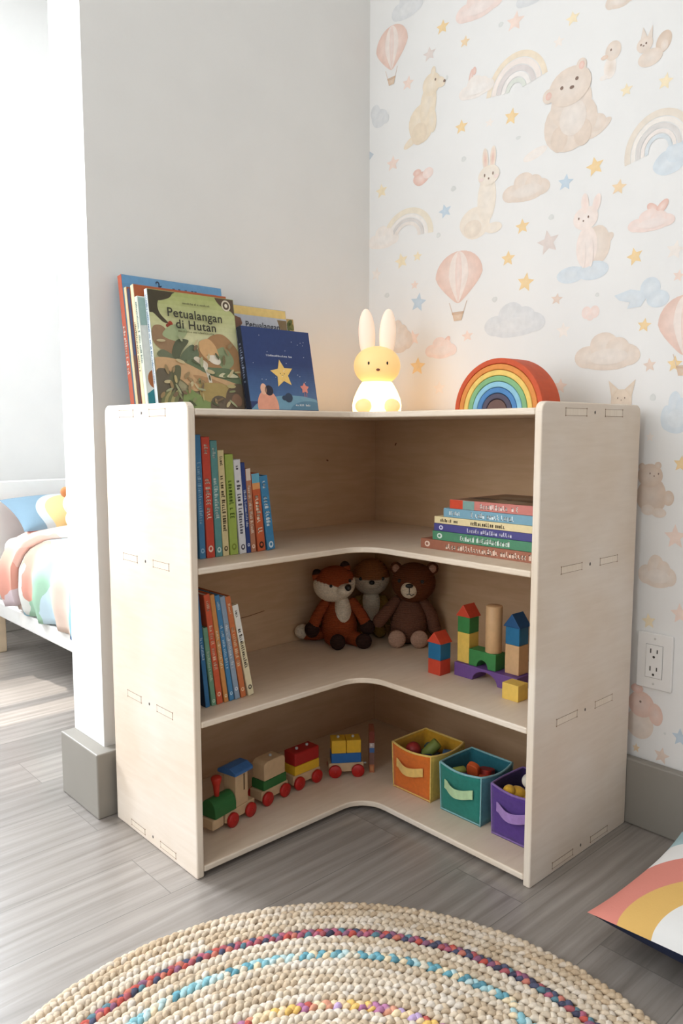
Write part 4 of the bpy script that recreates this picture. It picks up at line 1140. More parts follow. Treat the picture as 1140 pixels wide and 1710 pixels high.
def wagon_yellow(o):
    add(o, 'lower_block', tb, (-.036, -.0195, .0342), (.036, .0195, .058)); add(o, 'upper_block', ty_, (-.0355, -.0195, .0582), (-.0006, .0195, .090)); add(o, 'upper_block', ty_, (.0006, -.0195, .0582), (.0355, .0195, .090))
    peg(o, -.018, .090); peg(o, .018, .090)
car('green-boilered toy engine with blue cab roof and red chimney', -.661, -.2635, 12, .09, engine)
car('toy wagon with a natural wood block on a green one behind the engine', -.549, -.2405, 8, .084, wagon_tan)
car('toy wagon loaded with a red block over a yellow one', -.447, -.2325, 2, .084, wagon_red)
car('rearmost toy wagon loaded with two yellow blocks over a blue one', -.336, -.264, -36, .084, wagon_yellow)
mb = MB()
Q = Matrix.Translation((-.2865, -.305, z4)) @ Matrix.Rotation(FACE, 4, 'Z')
mb.box((-.0062, 0, 0), (.0062, .05, .103), 0, lin('A8644A'))
S = lambda a, z, k: (a, -.0002 * k, z)
for z0, z1, c in ((.0, .02, 'B8704C'), (.02, .05, '7A5A50'), (.05, .062, '4A6AA0'), (.062, .074, 'B8A8A4'), (.074, .103, '7C3A2C')):
    rect(mb, S, -.006, z0, .006, z1, lin(c), 1)
rect(mb, S, -.004, .066, .001, .072, lin('D8D0CC'), 2); rect(mb, S, -.004, .005, .003, .016, lin('C98A5C'), 2)
o = mb.build('mini_book', PRINT, None, .0008, 1); o.matrix_world = Q
tag(o, 'tiny slim booklet with red-brown spine standing upright behind the last wagon', 'book')

# ============================================================= fabric bins
def felt(h): return mat('felt_' + h, h, .95, .08, 120, (1, 1, 1), .25, 700, .1, .2)
def fabric_bin(label, x0, y1, w, h, front, side, inner, trim, handle):
    """x0: front face, y1: left end; the front looks to -x"""
    o = thing('storage_bin', label, 'storage bin', (x0 + w / 2, y1 - w / 2, z4), 0, 'fabric storage bins on the bottom shelf')
    N, K = 12, 8
    def ring(v, inset):
        hw = (w / 2) * (.955 + .045 * v) - inset
        pts = []
        cor = [(-hw, hw), (-hw, -hw), (hw, -hw), (hw, hw)]     # front side first, then -y, +x, +y
        nrm = [(-1, 0), (0, -1), (1, 0), (0, 1)]
        for q in range(4):
            a, b = cor[q], cor[(q + 1) % 4]
            for i in range(N):
                t = i / N
                bl = .0075 * math.sin(PI * t) * v ** 1.5
                dip = .004 * math.sin(PI * t) * v ** 2
                pts.append((a[0] + (b[0] - a[0]) * t + nrm[q][0] * bl, a[1] + (b[1] - a[1]) * t + nrm[q][1] * bl, h * v - dip + .0003))
        return pts
    mb = MB()
    n = 4 * N
    outer = [ring(k / K, 0) for k in range(K + 1)]; inn = [ring(k / K, .003) for k in range(K + 1)]
    base = len(mb.v)
    verts = [p for r in outer for p in r] + [(p[0], p[1], max(p[2], .0035)) for r in inn for p in r]
    faces, mi = [], []
    for k in range(K):
        for i in range(n):
            j = (i + 1) % n
            faces.append((k * n + i, k * n + j, (k + 1) * n + j, (k + 1) * n + i)); mi.append(0 if i < N else 1)
            a = (K + 1) * n
            faces.append((a + k * n + j, a + k * n + i, a + (k + 1) * n + i, a + (k + 1) * n + j)); mi.append(2)
    for i in range(n):
        j = (i + 1) % n
        faces.append((K * n + i, K * n + j, (K + 1) * n + K * n + j, (K + 1) * n + K * n + i)); mi.append(2)
    faces.append(tuple(range(n))[::-1]); mi.append(1)
    faces.append(tuple(range((K + 1) * n, (K + 1) * n + n))); mi.append(2)
    mb.add(verts, faces)
    mb.mi = mi; mb.sm = [True] * (len(faces) - 2) + [False, False]
    mb.build('basket', [felt(front), felt(side), felt(inner)], o)
    # piping round the rim and down the corners
    top = ring(1, .0012)
    mb = MB(); mb.tube(top + [top[0], top[1]], .0024, 8, cap=False); mb.build('rim_piping', felt(trim), o)
    for q in range(4):
        mb = MB(); mb.tube([ring(k / K, .0004)[q * N] for k in range(K + 1)], .0016, 8, cap=False); mb.build('corner_piping', felt(trim), o)
    low = ring(.03, .0)
    mb = MB(); mb.tube(low[0:N + 1], .0016, 8, cap=False); mb.build('base_piping', felt(trim), o)
    # handle strap on the front
    mb = MB(); v, f = [], []
    m = 20; hw = .010
    for i in range(m + 1):
        t = i / m
        y = w * .34 * (1 - 2 * t)
        sag = .006 * math.cos((t - .5) * PI * 2) if True else 0
        bow = .011 * math.sin(PI * min(1, max(0, (t - .08) / .84))) ** 1.0
        zc = h * .60 - .007 * math.sin(PI * t) + .002
        xx = -(w / 2) * .985 - .0045 * 1 - bow
        for dz, dx in ((hw, 0), (-hw, 0), (-hw, -.0022), (hw, -.0022)):
            v.append((xx + dx, y, zc + dz))
    for i in range(m):
        for k in range(4):
            f.append((4 * i + k, 4 * i + (k + 1) % 4, 4 * i + 4 + (k + 1) % 4, 4 * i + 4 + k))
    f.append((3, 2, 1, 0)); f.append((4 * m, 4 * m + 1, 4 * m + 2, 4 * m + 3))
    mb.add(v, f, 0, None, False); mb.build('handle', felt(handle), o, .0006, 1)
    return o
fabric_bin('orange fabric bin with yellow sides and handle', -.303, -.388, .118, .108, 'D9722E', 'D9BC5E', 'C9962E', 'E8C56C', 'E9C070')
fabric_bin('teal fabric bin with pale green handle, the middle one', -.306, -.534, .112, .108, '2F7F72', '5E98A8', '2C6A76', '8CBCC0', 'BCD8A8')
fabric_bin('purple fabric bin with lilac handle beside the right side panel', -.308, -.672, .112, .108, '5A3F86', '5A4478', '3C2C56', '8A6CA8', 'A684C0')

GTOY = 'loose toys in the fabric bins'
def loose(name, label, colour, shape, loc, rot, dims, mats=None):
    mb = MB()
    if shape == 'cube': mb.box([-d / 2 for d in dims], [d / 2 for d in dims])
    elif shape == 'cyl': mb.cyl((0, 0, -dims[2] / 2), dims[0] / 2, dims[2], n=28, e=.002)
    elif shape == 'ell': mb.ell((0, 0, 0), [d / 2 for d in dims], nu=24, nv=16)
    elif shape == 'slab':
        pts = rounded(-dims[0] / 2, dims[0] / 2, -dims[1] / 2, dims[1] / 2, (dims[1] * .4,) * 4); mb.prism(pts, -dims[2] / 2, dims[2] / 2)
    elif shape == 'half':
        pts = [(dims[0] / 2 * math.cos(PI * i / 14), dims[1] * math.sin(PI * i / 14) - dims[1] / 2) for i in range(15)]; mb.prism(pts, -dims[2] / 2, dims[2] / 2)
    o = mb.build(name, mats or paint(colour), None, 0 if shape in ('ell', 'cyl') else .002, 2)
    o.location = loc; o.rotation_euler = rot
    return tag(o, label, 'toy', GTOY)
cx, cy = -.244, -.447; zb = z4 + .0045
for (dx, dy, c, nm) in ((-.024, .024, '7A2A3A', 'maroon'), (.024, .024, '3C5A84', 'slate blue'), (-.024, -.024, '2E4A6A', 'dark blue'), (.024, -.024, '4A6A50', 'dull green')):
    loose('toy_cube', nm + ' cube lying low in the orange bin', c, 'cube', (cx + dx, cy + dy, zb + .0325), (0, 0, .0), (.044, .044, .064))
zt = zb + .066
loose('toy_ball', 'dark red ball in the orange bin', '9C2F2C', 'ell', (cx - .022, cy + .026, zt + .018), (0, 0, 0), (.036, .036, .036))
loose('toy_cylinder', 'olive green cylinder leaning in the orange bin', '7C8A42', 'cyl', (cx + .006, cy - .004, zt + .021), (.75, .3, .6), (.026, .026, .044))
loose('toy_cylinder', 'dark navy cylinder lying in the orange bin', '2A3450', 'cyl', (cx - .030, cy - .016, zt + .011), (PI / 2, 0, .9), (.022, .022, .034))
loose('toy_block', 'slate blue half-round block in the orange bin', '3E5C76', 'half', (cx + .030, cy - .034, zt + .011), (PI / 2, 0, .5), (.034, .02, .022))
loose('toy_slab', 'dark teal slab at the back of the orange bin', '35606A', 'slab', (cx + .034, cy + .024, zt + .008), (0, 0, .4), (.034, .024, .014))
cx, cy = -.250, -.590
for (dx, dy, c, nm) in ((-.023, .023, '4A3A78', 'indigo'), (.023, .023, '8C3A2A', 'brick red'), (-.023, -.023, '5A4A6A', 'dusky purple'), (.023, -.023, 'A0402A', 'rust')):
    loose('toy_cube', nm + ' cube lying low in the teal bin', c, 'cube', (cx + dx, cy + dy, zb + .033), (0, 0, 0), (.043, .043, .065))
zt = zb + .067
loose('toy_slab', 'orange rounded slab tilted up in the teal bin', 'CC5A2C', 'slab', (cx - .012, cy - .002, zt + .0225), (.35, 1.15, .5), (.040, .028, .013))
loose('toy_slab', 'red slab at the back of the teal bin', 'AE3226', 'slab', (cx + .022, cy - .010, zt + .012), (0, .25, .3), (.046, .032, .014))
loose('toy_cylinder', 'yellow-green cylinder in the teal bin', 'A6B45A', 'cyl', (cx - .016, cy + .034, zt + .010), (PI / 2, 0, 1.2), (.020, .020, .028))
loose('toy_block', 'purple block in front of the orange slab in the teal bin', '5A4480', 'cube', (cx - .038, cy + .012, zt + .009), (0, 0, .4), (.022, .026, .018))
loose('toy_block', 'rust-red cube at the right of the teal bin', 'B8482C', 'cube', (cx - .020, cy - .036, zt + .011), (0, 0, .5), (.024, .024, .022))
cx, cy = -.252, -.728
for (dx, dy, c, nm) in ((-.023, .023, '5A4A3A', 'brown'), (.023, .023, '3A3A4A', 'charcoal'), (-.023, -.023, '6A5A4A', 'taupe'), (.023, -.023, '4A3A4A', 'plum')):
    loose('toy_cube', nm + ' cube lying low in the purple bin', c, 'cube', (cx + dx, cy + dy, zb + .033), (0, 0, 0), (.043, .043, .065))
zt = zb + .067
t = thing('plush_chick', 'small golden-yellow plush chick in the purple bin', 'plush toy', (cx - .022, cy + .018, zt), -.7, GTOY)
ych = felt('E0AE3E')
mb = MB(); mb.ell((0, 0, .016), (.021, .017, .016), nu=20, nv=14); mb.build('body', ych, t)
mb = MB(); mb.ell((-.016, -.006, .026), (.013, .012, .012), nu=18, nv=12); mb.build('head', ych, t)
mb = MB(); mb.ell((-.012, -.016, .010), (.012, .010, .008), nu=14, nv=10); mb.build('wing', felt('C98A34'), t)
loose('toy_ball', 'white ball with dark spots in the purple bin', 'E6DECF', 'ell', (cx - .006, cy - .002, zt + .045), (0, 0, 0), (.030, .030, .030))
sp = [o for o in bpy.data.objects if o.get('label') == 'white ball with dark spots in the purple bin'][0]
for a, b_ in ((-2.6, .2), (-2.0, -.3), (-2.2, .7), (-1.5, .3)):
    mb = MB(); u = Vector((math.cos(b_) * math.cos(a), math.cos(b_) * math.sin(a), math.sin(b_)))
    mb.ell(u * .0146, (.0035, .0035, .0035), nu=10, nv=6); mb.build('spot', black, sp)
loose('toy_cylinder', 'white cylinder under the spotted ball in the purple bin', 'D8CCBC', 'cyl', (cx - .006 + .004, cy - .004, zt + .015), (0, 0, 0), (.024, .024, .0295))
loose('toy_ball', 'golden ball at the right of the purple bin', 'C99A3C', 'ell', (cx - .032, cy - .016, zt + .013), (0, 0, 0), (.026, .026, .026))

# ================================================================= outlet
ow = mat('white_outlet_plastic', 'E4E1DD', .35, .01, 40, spec=.5)
dark_slot = mat('dark_outlet_slot', '3A3632', .6, .05)
oy, oz = -.861, .3655
out = thing('wall_outlet', 'white double wall socket on the wallpaper low beside the bookshelf', 'outlet', (0, oy, oz))
mb = MB(); mb.prism(rounded(-.0385, .0385, -.0600, .0600, (.004,) * 4), -.006, 0, 'yz'); mb.build('face_plate', ow, out, .0025, 3)
mb = MB(); mb.box((-.0085, -.0175, -.035), (-.004, .0175, .035)); ins = mb.build('receptacle', ow, out, .0012)
mb = MB()
for (a, b, c, d) in ((-.0183, .0183, .035, .0358), (-.0183, .0183, -.0358, -.035), (-.0183, -.0175, -.035, .035), (.0175, .0183, -.035, .035)):
    mb.box((-.0064, a, c), (-.0058, b, d))
mb.build('seam', mat('grey_seam', '9A958F', .7), out)
for zz in (.0175, -.0205):
    for yy, hh in ((.0070, .0048), (-.0070, .0040)):
        mb = MB(); mb.box((-.0088, yy - .0012, zz + .005 - hh), (-.0084, yy + .0012, zz + .005 + hh)); mb.build('slot', dark_slot, ins)
    mb = MB(); mb.ell((-.0085, 0, zz - .0075), (.0004, .0027, .0027), nu=12, nv=8); mb.build('ground_hole', dark_slot, ins)
for zz in (.0485, -.0485):
    mb = MB(); mb.ell((-.0061, 0, zz), (.0008, .0025, .0025), nu=12, nv=8); mb.build('screw', mat('painted_screw', 'C9C5C0', .4), out)

# ==================================================================== rug
def build_rug():
    cx, cy, RAD = -1.025, -.990, .510
    pitch = .0182
    tht = []
    # spiral centre line from the rim inwards
    r = RAD - pitch / 2; th = 1.25 * PI; S = []
    ds = .0026
    s_acc = 0
    while r > .05:
        S.append((th, r, s_acc)); dth = ds / r; th += dth; r -= pitch * dth / (2 * PI); s_acc += ds
    A = np.array(S); N = len(A)
    th, r, s_ = A.T
    rng = np.random.default_rng(3)
    er = np.c_[np.cos(th), np.sin(th), np.zeros(N)]; ez = np.array([0, 0, 1.0])
    # slow size jitter so that the plait looks hand made
    def jit(n_, scale):
        k = rng.normal(size=n_ // 6 + 4); x = np.arange(n_) / 6.0
        return np.interp(x, np.arange(len(k)), k) * scale
    per = .037
    V, Fq, C = [], [], []
    n = 8
    jute = [lin('D9C7B0'), lin('DECFBB'), lin('D1BDA3'), lin('E2D5C5'), lin('D6C4AD'), lin('C9B398')]
    redc = [lin('B0433C'), lin('3A4260'), lin('9C4A54'), lin('4A7482'), lin('7C4A68'), lin('B86A5A'), lin('2E3450'), lin('A0506A')]
    teal = [lin('5A98A8'), lin('9CC0C4'), lin('D2C8B4'), lin('4A8494'), lin('B4CCCC'), lin('DCC9A8'), lin('7AAEB8')]
    purp = [lin('A86A92'), lin('B04A44'), lin('D9B060'), lin('B49AC0'), lin('DCC19A'), lin('C88A70'), lin('DCC8A4')]
    base = 0
    for p in range(3):
        ph = 2 * PI * p / 3
        t = 2 * PI * (s_ + jit(N, .0012)) / per + ph
        lat = .0053 * np.sin(t) + jit(N, .0005); ver = .0092 + .0030 * np.sin(2 * t + .4) + jit(N, .0004)
        ctr = np.c_[np.full(N, cx), np.full(N, cy), np.zeros(N)] + er * (r + lat)[:, None] + ez * ver[:, None]
        d = np.gradient(ctr, axis=0); d /= np.linalg.norm(d, axis=1)[:, None]
        a = np.cross(d, ez); a /= np.linalg.norm(a, axis=1)[:, None]; b = np.cross(a, d)
        rr = .0048 * (1 + jit(N, .09))
        k = np.arange(n) * 2 * PI / n
        ring = ctr[:, None, :] + rr[:, None, None] * (a[:, None, :] * np.cos(k)[None, :, None] * 1.15 + b[:, None, :] * np.sin(k)[None, :, None] * .82)
        ring[..., 2] = np.maximum(ring[..., 2], .0005)
        V.append(ring.reshape(-1, 3))
        i = np.arange(N - 1)[:, None]; q = np.arange(n)[None, :]; q2 = (q + 1) % n
        Fq.append((base + np.stack([i * n + q, i * n + q2, (i + 1) * n + q2, (i + 1) * n + q], -1)).reshape(-1, 4))
        base += N * n
        lobe = np.floor((t / (2 * PI) * 2)).astype(int)
        cols = np.zeros((N, 3))
        turn = r
        for idx in range(N):
            rv = r[idx]
            # colour ring positions in metres from the centre
            pal = jute
            h_ = (lobe[idx] * 2654435761 + p * 97) % 1000003
            if abs(rv - .420) < pitch * .5: pal = redc
            elif abs(rv - .3575) < pitch * .5: pal = teal
            elif abs(rv - .250) < pitch * .5: pal = purp
            elif abs(rv - .145) < pitch * .5: pal = teal
            c = pal[(h_ >> 3) % len(pal)]
            if pal is jute:
                g = .80 + .11 * ((h_ >> 7) % 10) / 10
                edge = max(0, (rv - .43) / .08); c = mix(c, lin('C8A478'), .25 * edge)
                c = tuple(x * g for x in c)
            if pal is not jute: c = mix(c, jute[(h_ >> 5) % 6], .06)
            cols[idx] = c
        cols3 = np.repeat(cols, n, axis=0); C.append(cols3)
    V = np.concatenate(V); Fq = np.concatenate(Fq); C = np.concatenate(C)
    # a thin backing layer closes the gaps between plaits
    me = bpy.data.meshes.new('braided_rug')
    m = 120
    tt = np.arange(m) * 2 * PI / m
    bk = np.concatenate([np.c_[cx + (RAD - .024) * np.cos(tt), cy + (RAD - .024) * np.sin(tt), np.full(m, z)] for z in (.0004, .0085)])
    nv0 = len(V)
    V = np.concatenate([V, bk]); C = np.concatenate([C, np.tile(np.array(lin('9A7A52')), (2 * m, 1))])
    nq = len(Fq)
    side = np.stack([nv0 + np.arange(m), nv0 + (np.arange(m) + 1) % m, nv0 + m + (np.arange(m) + 1) % m, nv0 + m + np.arange(m)], -1)
    loops = np.concatenate([Fq.ravel(), side.ravel(), nv0 + m + np.arange(m)])
    starts = np.concatenate([np.arange(nq + m) * 4, [4 * (nq + m)]])
    me.vertices.add(len(V)); me.vertices.foreach_set('co', V.ravel().astype(np.float32))
    me.loops.add(len(loops)); me.loops.foreach_set('vertex_index', loops.astype(np.int32))
    me.polygons.add(len(starts)); me.polygons.foreach_set('loop_start', starts.astype(np.int32))
    sm = np.ones(len(starts), bool); sm[nq:] = False
    me.polygons.foreach_set('use_smooth', sm)
    me.update(calc_edges=True)
    at = me.color_attributes.new('Col', 'FLOAT_COLOR', 'POINT')
    at.data.foreach_set('color', np.c_[C, np.ones(len(C))].ravel().astype(np.float32))
    me.materials.append(print_mat('braided_jute', .9, .14, 130, .35, .15))
    o = bpy.data.objects.new('braided_rug', me); COL.objects.link(o)
    tag(o, 'round braided jute rug with red, teal and purple rings on the floor', 'rug')
build_rug()

# =============================================================== cushions
def pillow_pair(root, A, Bw, Tt, Tb, frontmat, backmat, N=48, bow=.055, names=('front_cover', 'back_cover'), wr=.0):
    """cushion with seam in the local xy plane: a in 0..A along x, b in 0..Bw along -y; frontcol(a, b) gives the print"""
    def grid(sgn, Th):
        v, cc = [], []
        rn = random.Random(11)
        for j in range(N + 1):
            for i in range(N + 1):
                u, w = 2 * i / N - 1, 2 * j / N - 1
                x = u * (1 - bow * (1 - w * w)); y = w * (1 - bow * (1 - u * u))
                p = max(0, (1 - abs(u) ** 2.6)) ** .55 * max(0, (1 - abs(w) ** 2.6)) ** .55
                zz = Th * p + wr * math.sin(9 * u + 3 * w) * p * (1 - p) * 2
                v.append(((x + 1) * A / 2, -(y + 1) * Bw / 2, sgn * zz))
        f = []
        for j in range(N):
            for i in range(N):
                a = j * (N + 1) + i
                q = (a, a + 1, a + N + 2, a + N + 1)
                f.append(q[::-1] if sgn > 0 else q)
        return v, f, cc
    v, f, cc = grid(1, Tt)
    mb = MB(); mb.add(v, f, 0, None, True); mb.build(names[0], frontmat, root)
    v, f, cc = grid(-1, Tb)
    mb = MB(); mb.add(v, f, 0, None, True); o = mb.build(names[1], backmat, root)
    return o
cu = thing('floor_cushion', 'rainbow-print cushion with navy back lying on the floor by the baseboard', 'cushion', (-.455, -.975, .062), math.radians(1))
def rings_mat(name, centre, stops):
    """concentric printed bands round a point of the cushion's own surface"""
    m, nt, b = nodes(name); L = nt.links.new
    tc = nt.nodes.new('ShaderNodeTexCoord')
    sub = nt.nodes.new('ShaderNodeVectorMath'); sub.operation = 'SUBTRACT'; sub.inputs[1].default_value = centre
    flat = nt.nodes.new('ShaderNodeVectorMath'); flat.operation = 'MULTIPLY'; flat.inputs[1].default_value = (1, 1, 0)
    ln = nt.nodes.new('ShaderNodeVectorMath'); ln.operation = 'LENGTH'
    L(tc.outputs['Object'], sub.inputs[0]); L(sub.outputs[0], flat.inputs[0]); L(flat.outputs[0], ln.inputs[0])
    r = nt.nodes.new('ShaderNodeValToRGB'); r.color_ramp.interpolation = 'CONSTANT'; e = r.color_ramp.elements
    e[0].color = lin(stops[0][1]) + (1,); e[1].position = stops[1][0]; e[1].color = lin(stops[1][1]) + (1,)
    for p, c in stops[2:]:
        q = e.new(p); q.color = lin(c) + (1,)
    L(ln.outputs['Value'], r.inputs[0]); L(r.outputs[0], b.inputs['Base Color'])
    n = nt.nodes.new('ShaderNodeTexNoise'); n.inputs['Scale'].default_value = 300; L(tc.outputs['Object'], n.inputs['Vector'])
    n2 = nt.nodes.new('ShaderNodeTexNoise'); n2.inputs['Scale'].default_value = 14; L(tc.outputs['Object'], n2.inputs['Vector'])
    ad = nt.nodes.new('ShaderNodeMath'); ad.operation = 'MULTIPLY_ADD'; ad.inputs[1].default_value = 6; L(n2.outputs['Fac'], ad.inputs[0]); L(n.outputs['Fac'], ad.inputs[2])
    bp = nt.nodes.new('ShaderNodeBump'); bp.inputs['Strength'].default_value = .25; bp.inputs['Distance'].default_value = .0015
    L(ad.outputs[0], bp.inputs['Height']); L(bp.outputs[0], b.inputs['Normal'])
    b.inputs['Roughness'].default_value = .85; b.inputs['Specular IOR Level'].default_value = .15
    return m
o = pillow_pair(cu, .37, .50, .048, .060, rings_mat('rainbow_print_cotton', (0, -.272, 0), [(0, 'E6E4E1'), (.166, 'DDB36A'), (.219, 'D98A7C'), (.302, 'E6E4E1'), (.372, 'A9C4C8')]), mat('navy_cotton', '1A2440', .9, .08, 200, bump=.2), N=56, bow=.05)
o['label'] = 'plain navy back of the cushion'

# ==================================================================== bed
bw = mat('white_bed_paint', 'DAD8D4', .45, .02, 20)
bed = thing('toddler_bed', 'low white wooden bed in the adjoining room', 'bed', (-.2, .9, 0))
BO = Vector((-.2, .9, 0))
def bpart(name, lo, hi, m=None, bev=.004):
    mb = MB(); mb.box(lo, hi); mb.v = [tuple(Vector(p) - BO) for p in mb.v]; return mb.build(name, m or bw, bed, bev)
bpart('side_rail', (-.575, .42, .150), (-.550, 1.47, .205))
bpart('side_rail', (.150, .42, .150), (.175, 1.47, .205))
bpart('headboard', (-.60, 1.47, .10), (.2, 1.50, .655))
bpart('footboard', (-.575, .39, .10), (.175, .42, .30))
bpart('slat_base', (-.55, .42, .165), (.15, 1.47, .185))
leg_m = mat('pale_leg_wood', 'D9C2A4', .5, .06)
for x in (-.575, .140):
    bpart('leg', (x, 1.435, 0), (x + .035, 1.47, .150), leg_m); bpart('leg', (x, .42, 0), (x + .035, .455, .150), leg_m)
def sheet_mat(name, cols, scale, stretch):
    m, nt, b = nodes(name); L = nt.links.new
    tc = nt.nodes.new('ShaderNodeTexCoord'); mp = nt.nodes.new('ShaderNodeMapping'); mp.inputs['Scale'].default_value = stretch; mp.inputs['Rotation'].default_value = (.2, .3, .35)
    n = nt.nodes.new('ShaderNodeTexNoise'); n.inputs['Scale'].default_value = 9
    L(tc.outputs['Object'], n.inputs['Vector'])
    mixv = nt.nodes.new('ShaderNodeMix'); mixv.data_type = 'VECTOR'; mixv.inputs[0].default_value = .06
    L(tc.outputs['Object'], mixv.inputs[4]); L(n.outputs['Color'], mixv.inputs[5]); L(mixv.outputs[1], mp.inputs['Vector'])
    vo = nt.nodes.new('ShaderNodeTexVoronoi'); vo.inputs['Scale'].default_value = scale; vo.distance = 'CHEBYCHEV'
    L(mp.outputs[0], vo.inputs['Vector'])
    sep = nt.nodes.new('ShaderNodeSeparateColor'); L(vo.outputs['Color'], sep.inputs[0])
    r = nt.nodes.new('ShaderNodeValToRGB'); r.color_ramp.interpolation = 'CONSTANT'
    e = r.color_ramp.elements
    e[0].color = lin(cols[0]) + (1,); e[1].position = 1 / len(cols); e[1].color = lin(cols[1]) + (1,)
    for i, c in enumerate(cols[2:]):
        q = e.new((i + 2) / len(cols)); q.color = lin(c) + (1,)
    L(sep.outputs[0], r.inputs[0]); L(r.outputs[0], b.inputs['Base Color'])
    b.inputs['Roughness'].default_value = .9; b.inputs['Specular IOR Level'].default_value = .1
    return m
mt = thing('mattress', 'white sheeted mattress on the low bed', 'mattress', (-.2, .95, .187))
mb = MB(); mb.box((-.335, -.515, 0), (.335, .515, .255)); mb.build('sheet', mat('white_sheet', 'EFEDEA', .9, .03, 20, bump=.1), mt, .04, 4)
def drape(y0, y1, lift, prof_top, skew, seed, nu=40, nv=44, folds=.010, zlow=.212):
    prof = [(-.572, zlow), (-.588, .29), (-.586, .37), (-.562, .425), (-.51, .452), (-.40, .462), (-.2, .466), (.05, .464), (.13, .462)]
    # resample the profile
    P = [Vector((a, b, 0)) for a, b in prof]; L = [0]
    for a, b in zip(P, P[1:]): L.append(L[-1] + (b - a).length)
    def at(t):
        s_ = t * L[-1]
        for i in range(len(L) - 1):
            if s_ <= L[i + 1] + 1e-9:
                k = (s_ - L[i]) / (L[i + 1] - L[i]); return P[i].lerp(P[i + 1], k)
        return P[-1]
    rn = random.Random(seed); ph = [rn.uniform(0, 6) for _ in range(5)]
    v, f = [], []
    for s_ in (1, 0):
        for i in range(nu + 1):
            t = i / nu; p = at(t)
            nrm = (at(min(1, t + .02)) - at(max(0, t - .02))); nrm = Vector((-nrm.y, nrm.x, 0)).normalized()
            for j in range(nv + 1):
                w = j / nv
                ya = y0 + skew * max(0, 1 - t * 2.2)
                y = ya + (y1 - ya) * w
                side = max(0, 1 - t * 2.4)
                fo = folds * (math.sin(y * 46 + ph[0] + 3 * t) + .6 * math.sin(y * 27 + ph[1] - 7 * t) + .5 * math.sin(14 * t + ph[2] + 9 * y)) * (.35 + .65 * side)
                hem = .02 * min(1, min(w, 1 - w) * 14) - .02
                o_ = fo + lift + hem - (0 if s_ else .012)
                v.append((p.x + nrm.x * o_ * 1.0, y, p.y + nrm.y * o_))
    n1 = (nu + 1) * (nv + 1)
    for s_ in (0, 1):
        for i in range(nu):
            for j in range(nv):
                a = s_ * n1 + i * (nv + 1) + j
                q = (a, a + 1, a + nv + 2, a + nv + 1)
                f.append(q[::-1] if s_ else q)
    for j in range(nv): f.append((j, n1 + j, n1 + j + 1, j + 1)); a = nu * (nv + 1) + j; f.append((a, a + 1, n1 + a + 1, n1 + a))
    for i in range(nu): a = i * (nv + 1); f.append((a, a + nv + 1, n1 + a + nv + 1, n1 + a)); b_ = a + nv; f.append((b_, n1 + b_, n1 + b_ + nv + 1, b_ + nv + 1))
    mb = MB(); mb.add(v, f, 0, None, True)
    return mb
o = drape(.40, 1.20, .012, 0, 0, 4).build('duvet', sheet_mat('painterly_patch_cotton', ['BFD2DA', '8FB8C8', 'D6D6D0', 'CF9484', '6FA0C0', 'CFD4D0', '9CBEA6', 'BCD0DA', '4A7CB0', 'D2BCAE'], 6.5, (1, 1.3, .7)))
tag(o, 'white duvet with watery blue, peach and green patches on the bed', 'duvet')
o = drape(1.02, 1.22, .040, 0, .14, 8, folds=.008, zlow=.24).build('blanket', sheet_mat('peach_brushed_cotton', ['D9A090', 'DEBCAE', 'E0D0C6', 'D29686', 'D8AEA0', 'CFBEC2'], 7.5, (.8, 1.6, .8)))
tag(o, 'peach and pink blanket folded across the head of the bed', 'blanket')
pw = thing('bed_pillow', 'blue pillow with yellow sun and coral back leaning on the headboard', 'pillow', (-.55, 1.372, .515), 0)
pw.rotation_euler = (math.radians(58), 0, math.radians(0))
pillow_pair(pw, .52, .27, .05, .045, rings_mat('sun_print_cotton', (.24, -.20, 0), [(0, '7A8890'), (.06, 'C4AE7C'), (.135, 'A6ACAE'), (.165, '6C8290')]), mat('coral_cotton', 'B96A5C', .9, .06, 100), N=40)
pw.location = (-.548, 1.43, .588); pw.rotation_euler = (math.radians(21), math.radians(1), 0)
tb_ = thing('plush_bear', 'cream plush bear with brown ears sitting against the bed pillow', 'plush toy', (-.358, 1.15, .497), -.6)
crm, brn = felt('E6CDB4'), felt('B5774A')
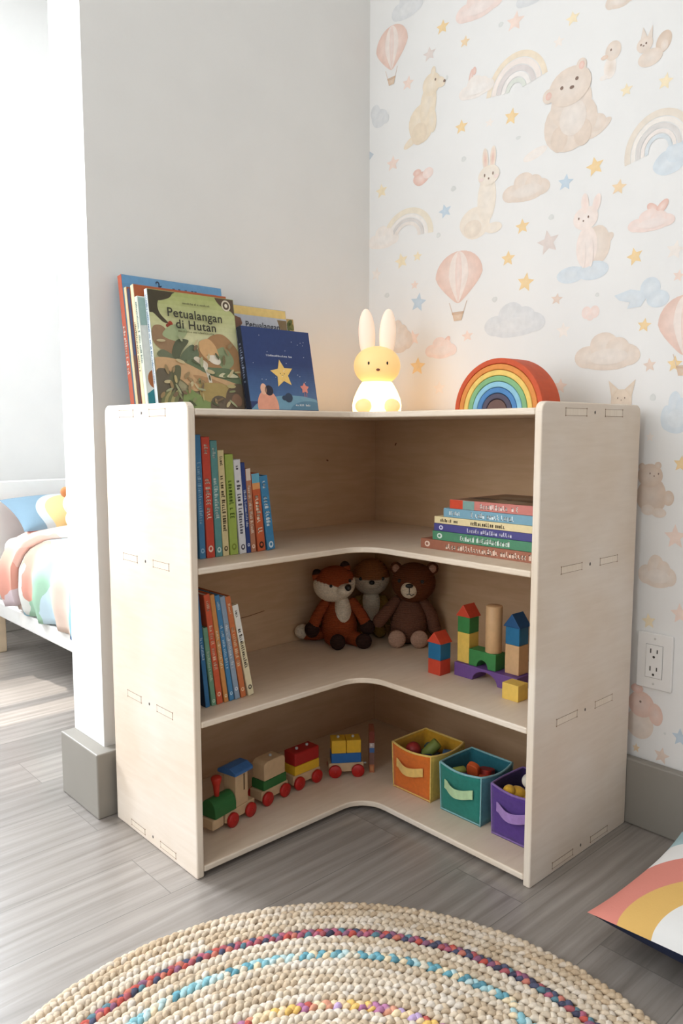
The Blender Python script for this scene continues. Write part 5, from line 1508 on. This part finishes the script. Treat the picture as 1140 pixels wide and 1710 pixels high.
for nm, c, r_, m_ in (('body', (0, 0, .03), (.05, .045, .045), crm), ('head', (0, -.01, .085), (.055, .05, .048), crm), ('ear', (-.045, 0, .128), (.02, .014, .02), brn), ('ear', (.045, 0, .128), (.02, .014, .02), brn), ('snout', (0, -.055, .07), (.022, .016, .017), felt('D9A788')), ('nose', (0, -.070, .074), (.008, .005, .006), brn), ('eye', (-.02, -.056, .095), (.004, .003, .004), black), ('eye', (.02, -.056, .095), (.004, .003, .004), black)):
    mb = MB(); mb.ell(c, r_, nu=22, nv=14); mb.build(nm, m_, tb_)

# ================================================================ lighting
def area(name, loc, rot, sx, sy, power, colour):
    l = bpy.data.lights.new(name, 'AREA'); l.shape = 'RECTANGLE'; l.size = sx; l.size_y = sy; l.energy = power; l.color = colour
    o = bpy.data.objects.new(name, l); COL.objects.link(o); o.location = loc; o.rotation_euler = rot
    return o
# daylight through the window of the sleeping nook and the window on the camera's left
area('daylight_back_window', ((WX0 + WX1) / 2, FY + .12, (WZ0 + WZ1) / 2), (-PI / 2, 0, 0), WX1 - WX0, WZ1 - WZ0, 165, (.86, .93, 1))
area('daylight_left_window', (LX - .12, (V0 + V1) / 2, (U0 + U1) / 2), (0, -PI / 2, 0), U1 - U0, V1 - V0, 42, (.91, .955, 1))
sl = bpy.data.lights.new('sun', 'SUN'); sl.energy = 5.0; sl.angle = .012; sl.color = (1, .95, .87)
so = bpy.data.objects.new('sun', sl); COL.objects.link(so)
E_ = math.radians(58)
dirv = Vector((.28 * math.cos(E_), -.96 * math.cos(E_), -math.sin(E_)))
so.rotation_euler = dirv.to_track_quat('-Z', 'Y').to_euler(); so.location = (-1.8, 4, 4)

w = bpy.data.worlds.new('daylight_sky'); SC.world = w; w.use_nodes = True
nt = w.node_tree; bg = nt.nodes['Background']
bg.inputs[0].default_value = (.93, .965, 1, 1); bg.inputs[1].default_value = .74

SC.view_settings.view_transform = 'Standard'; SC.view_settings.look = 'None'
SC.view_settings.exposure = 0.0; SC.view_settings.gamma = 1; SC.view_settings.use_curve_mapping = False
SC.cycles.max_bounces = 8; SC.cycles.diffuse_bounces = 5; SC.cycles.use_denoising = True
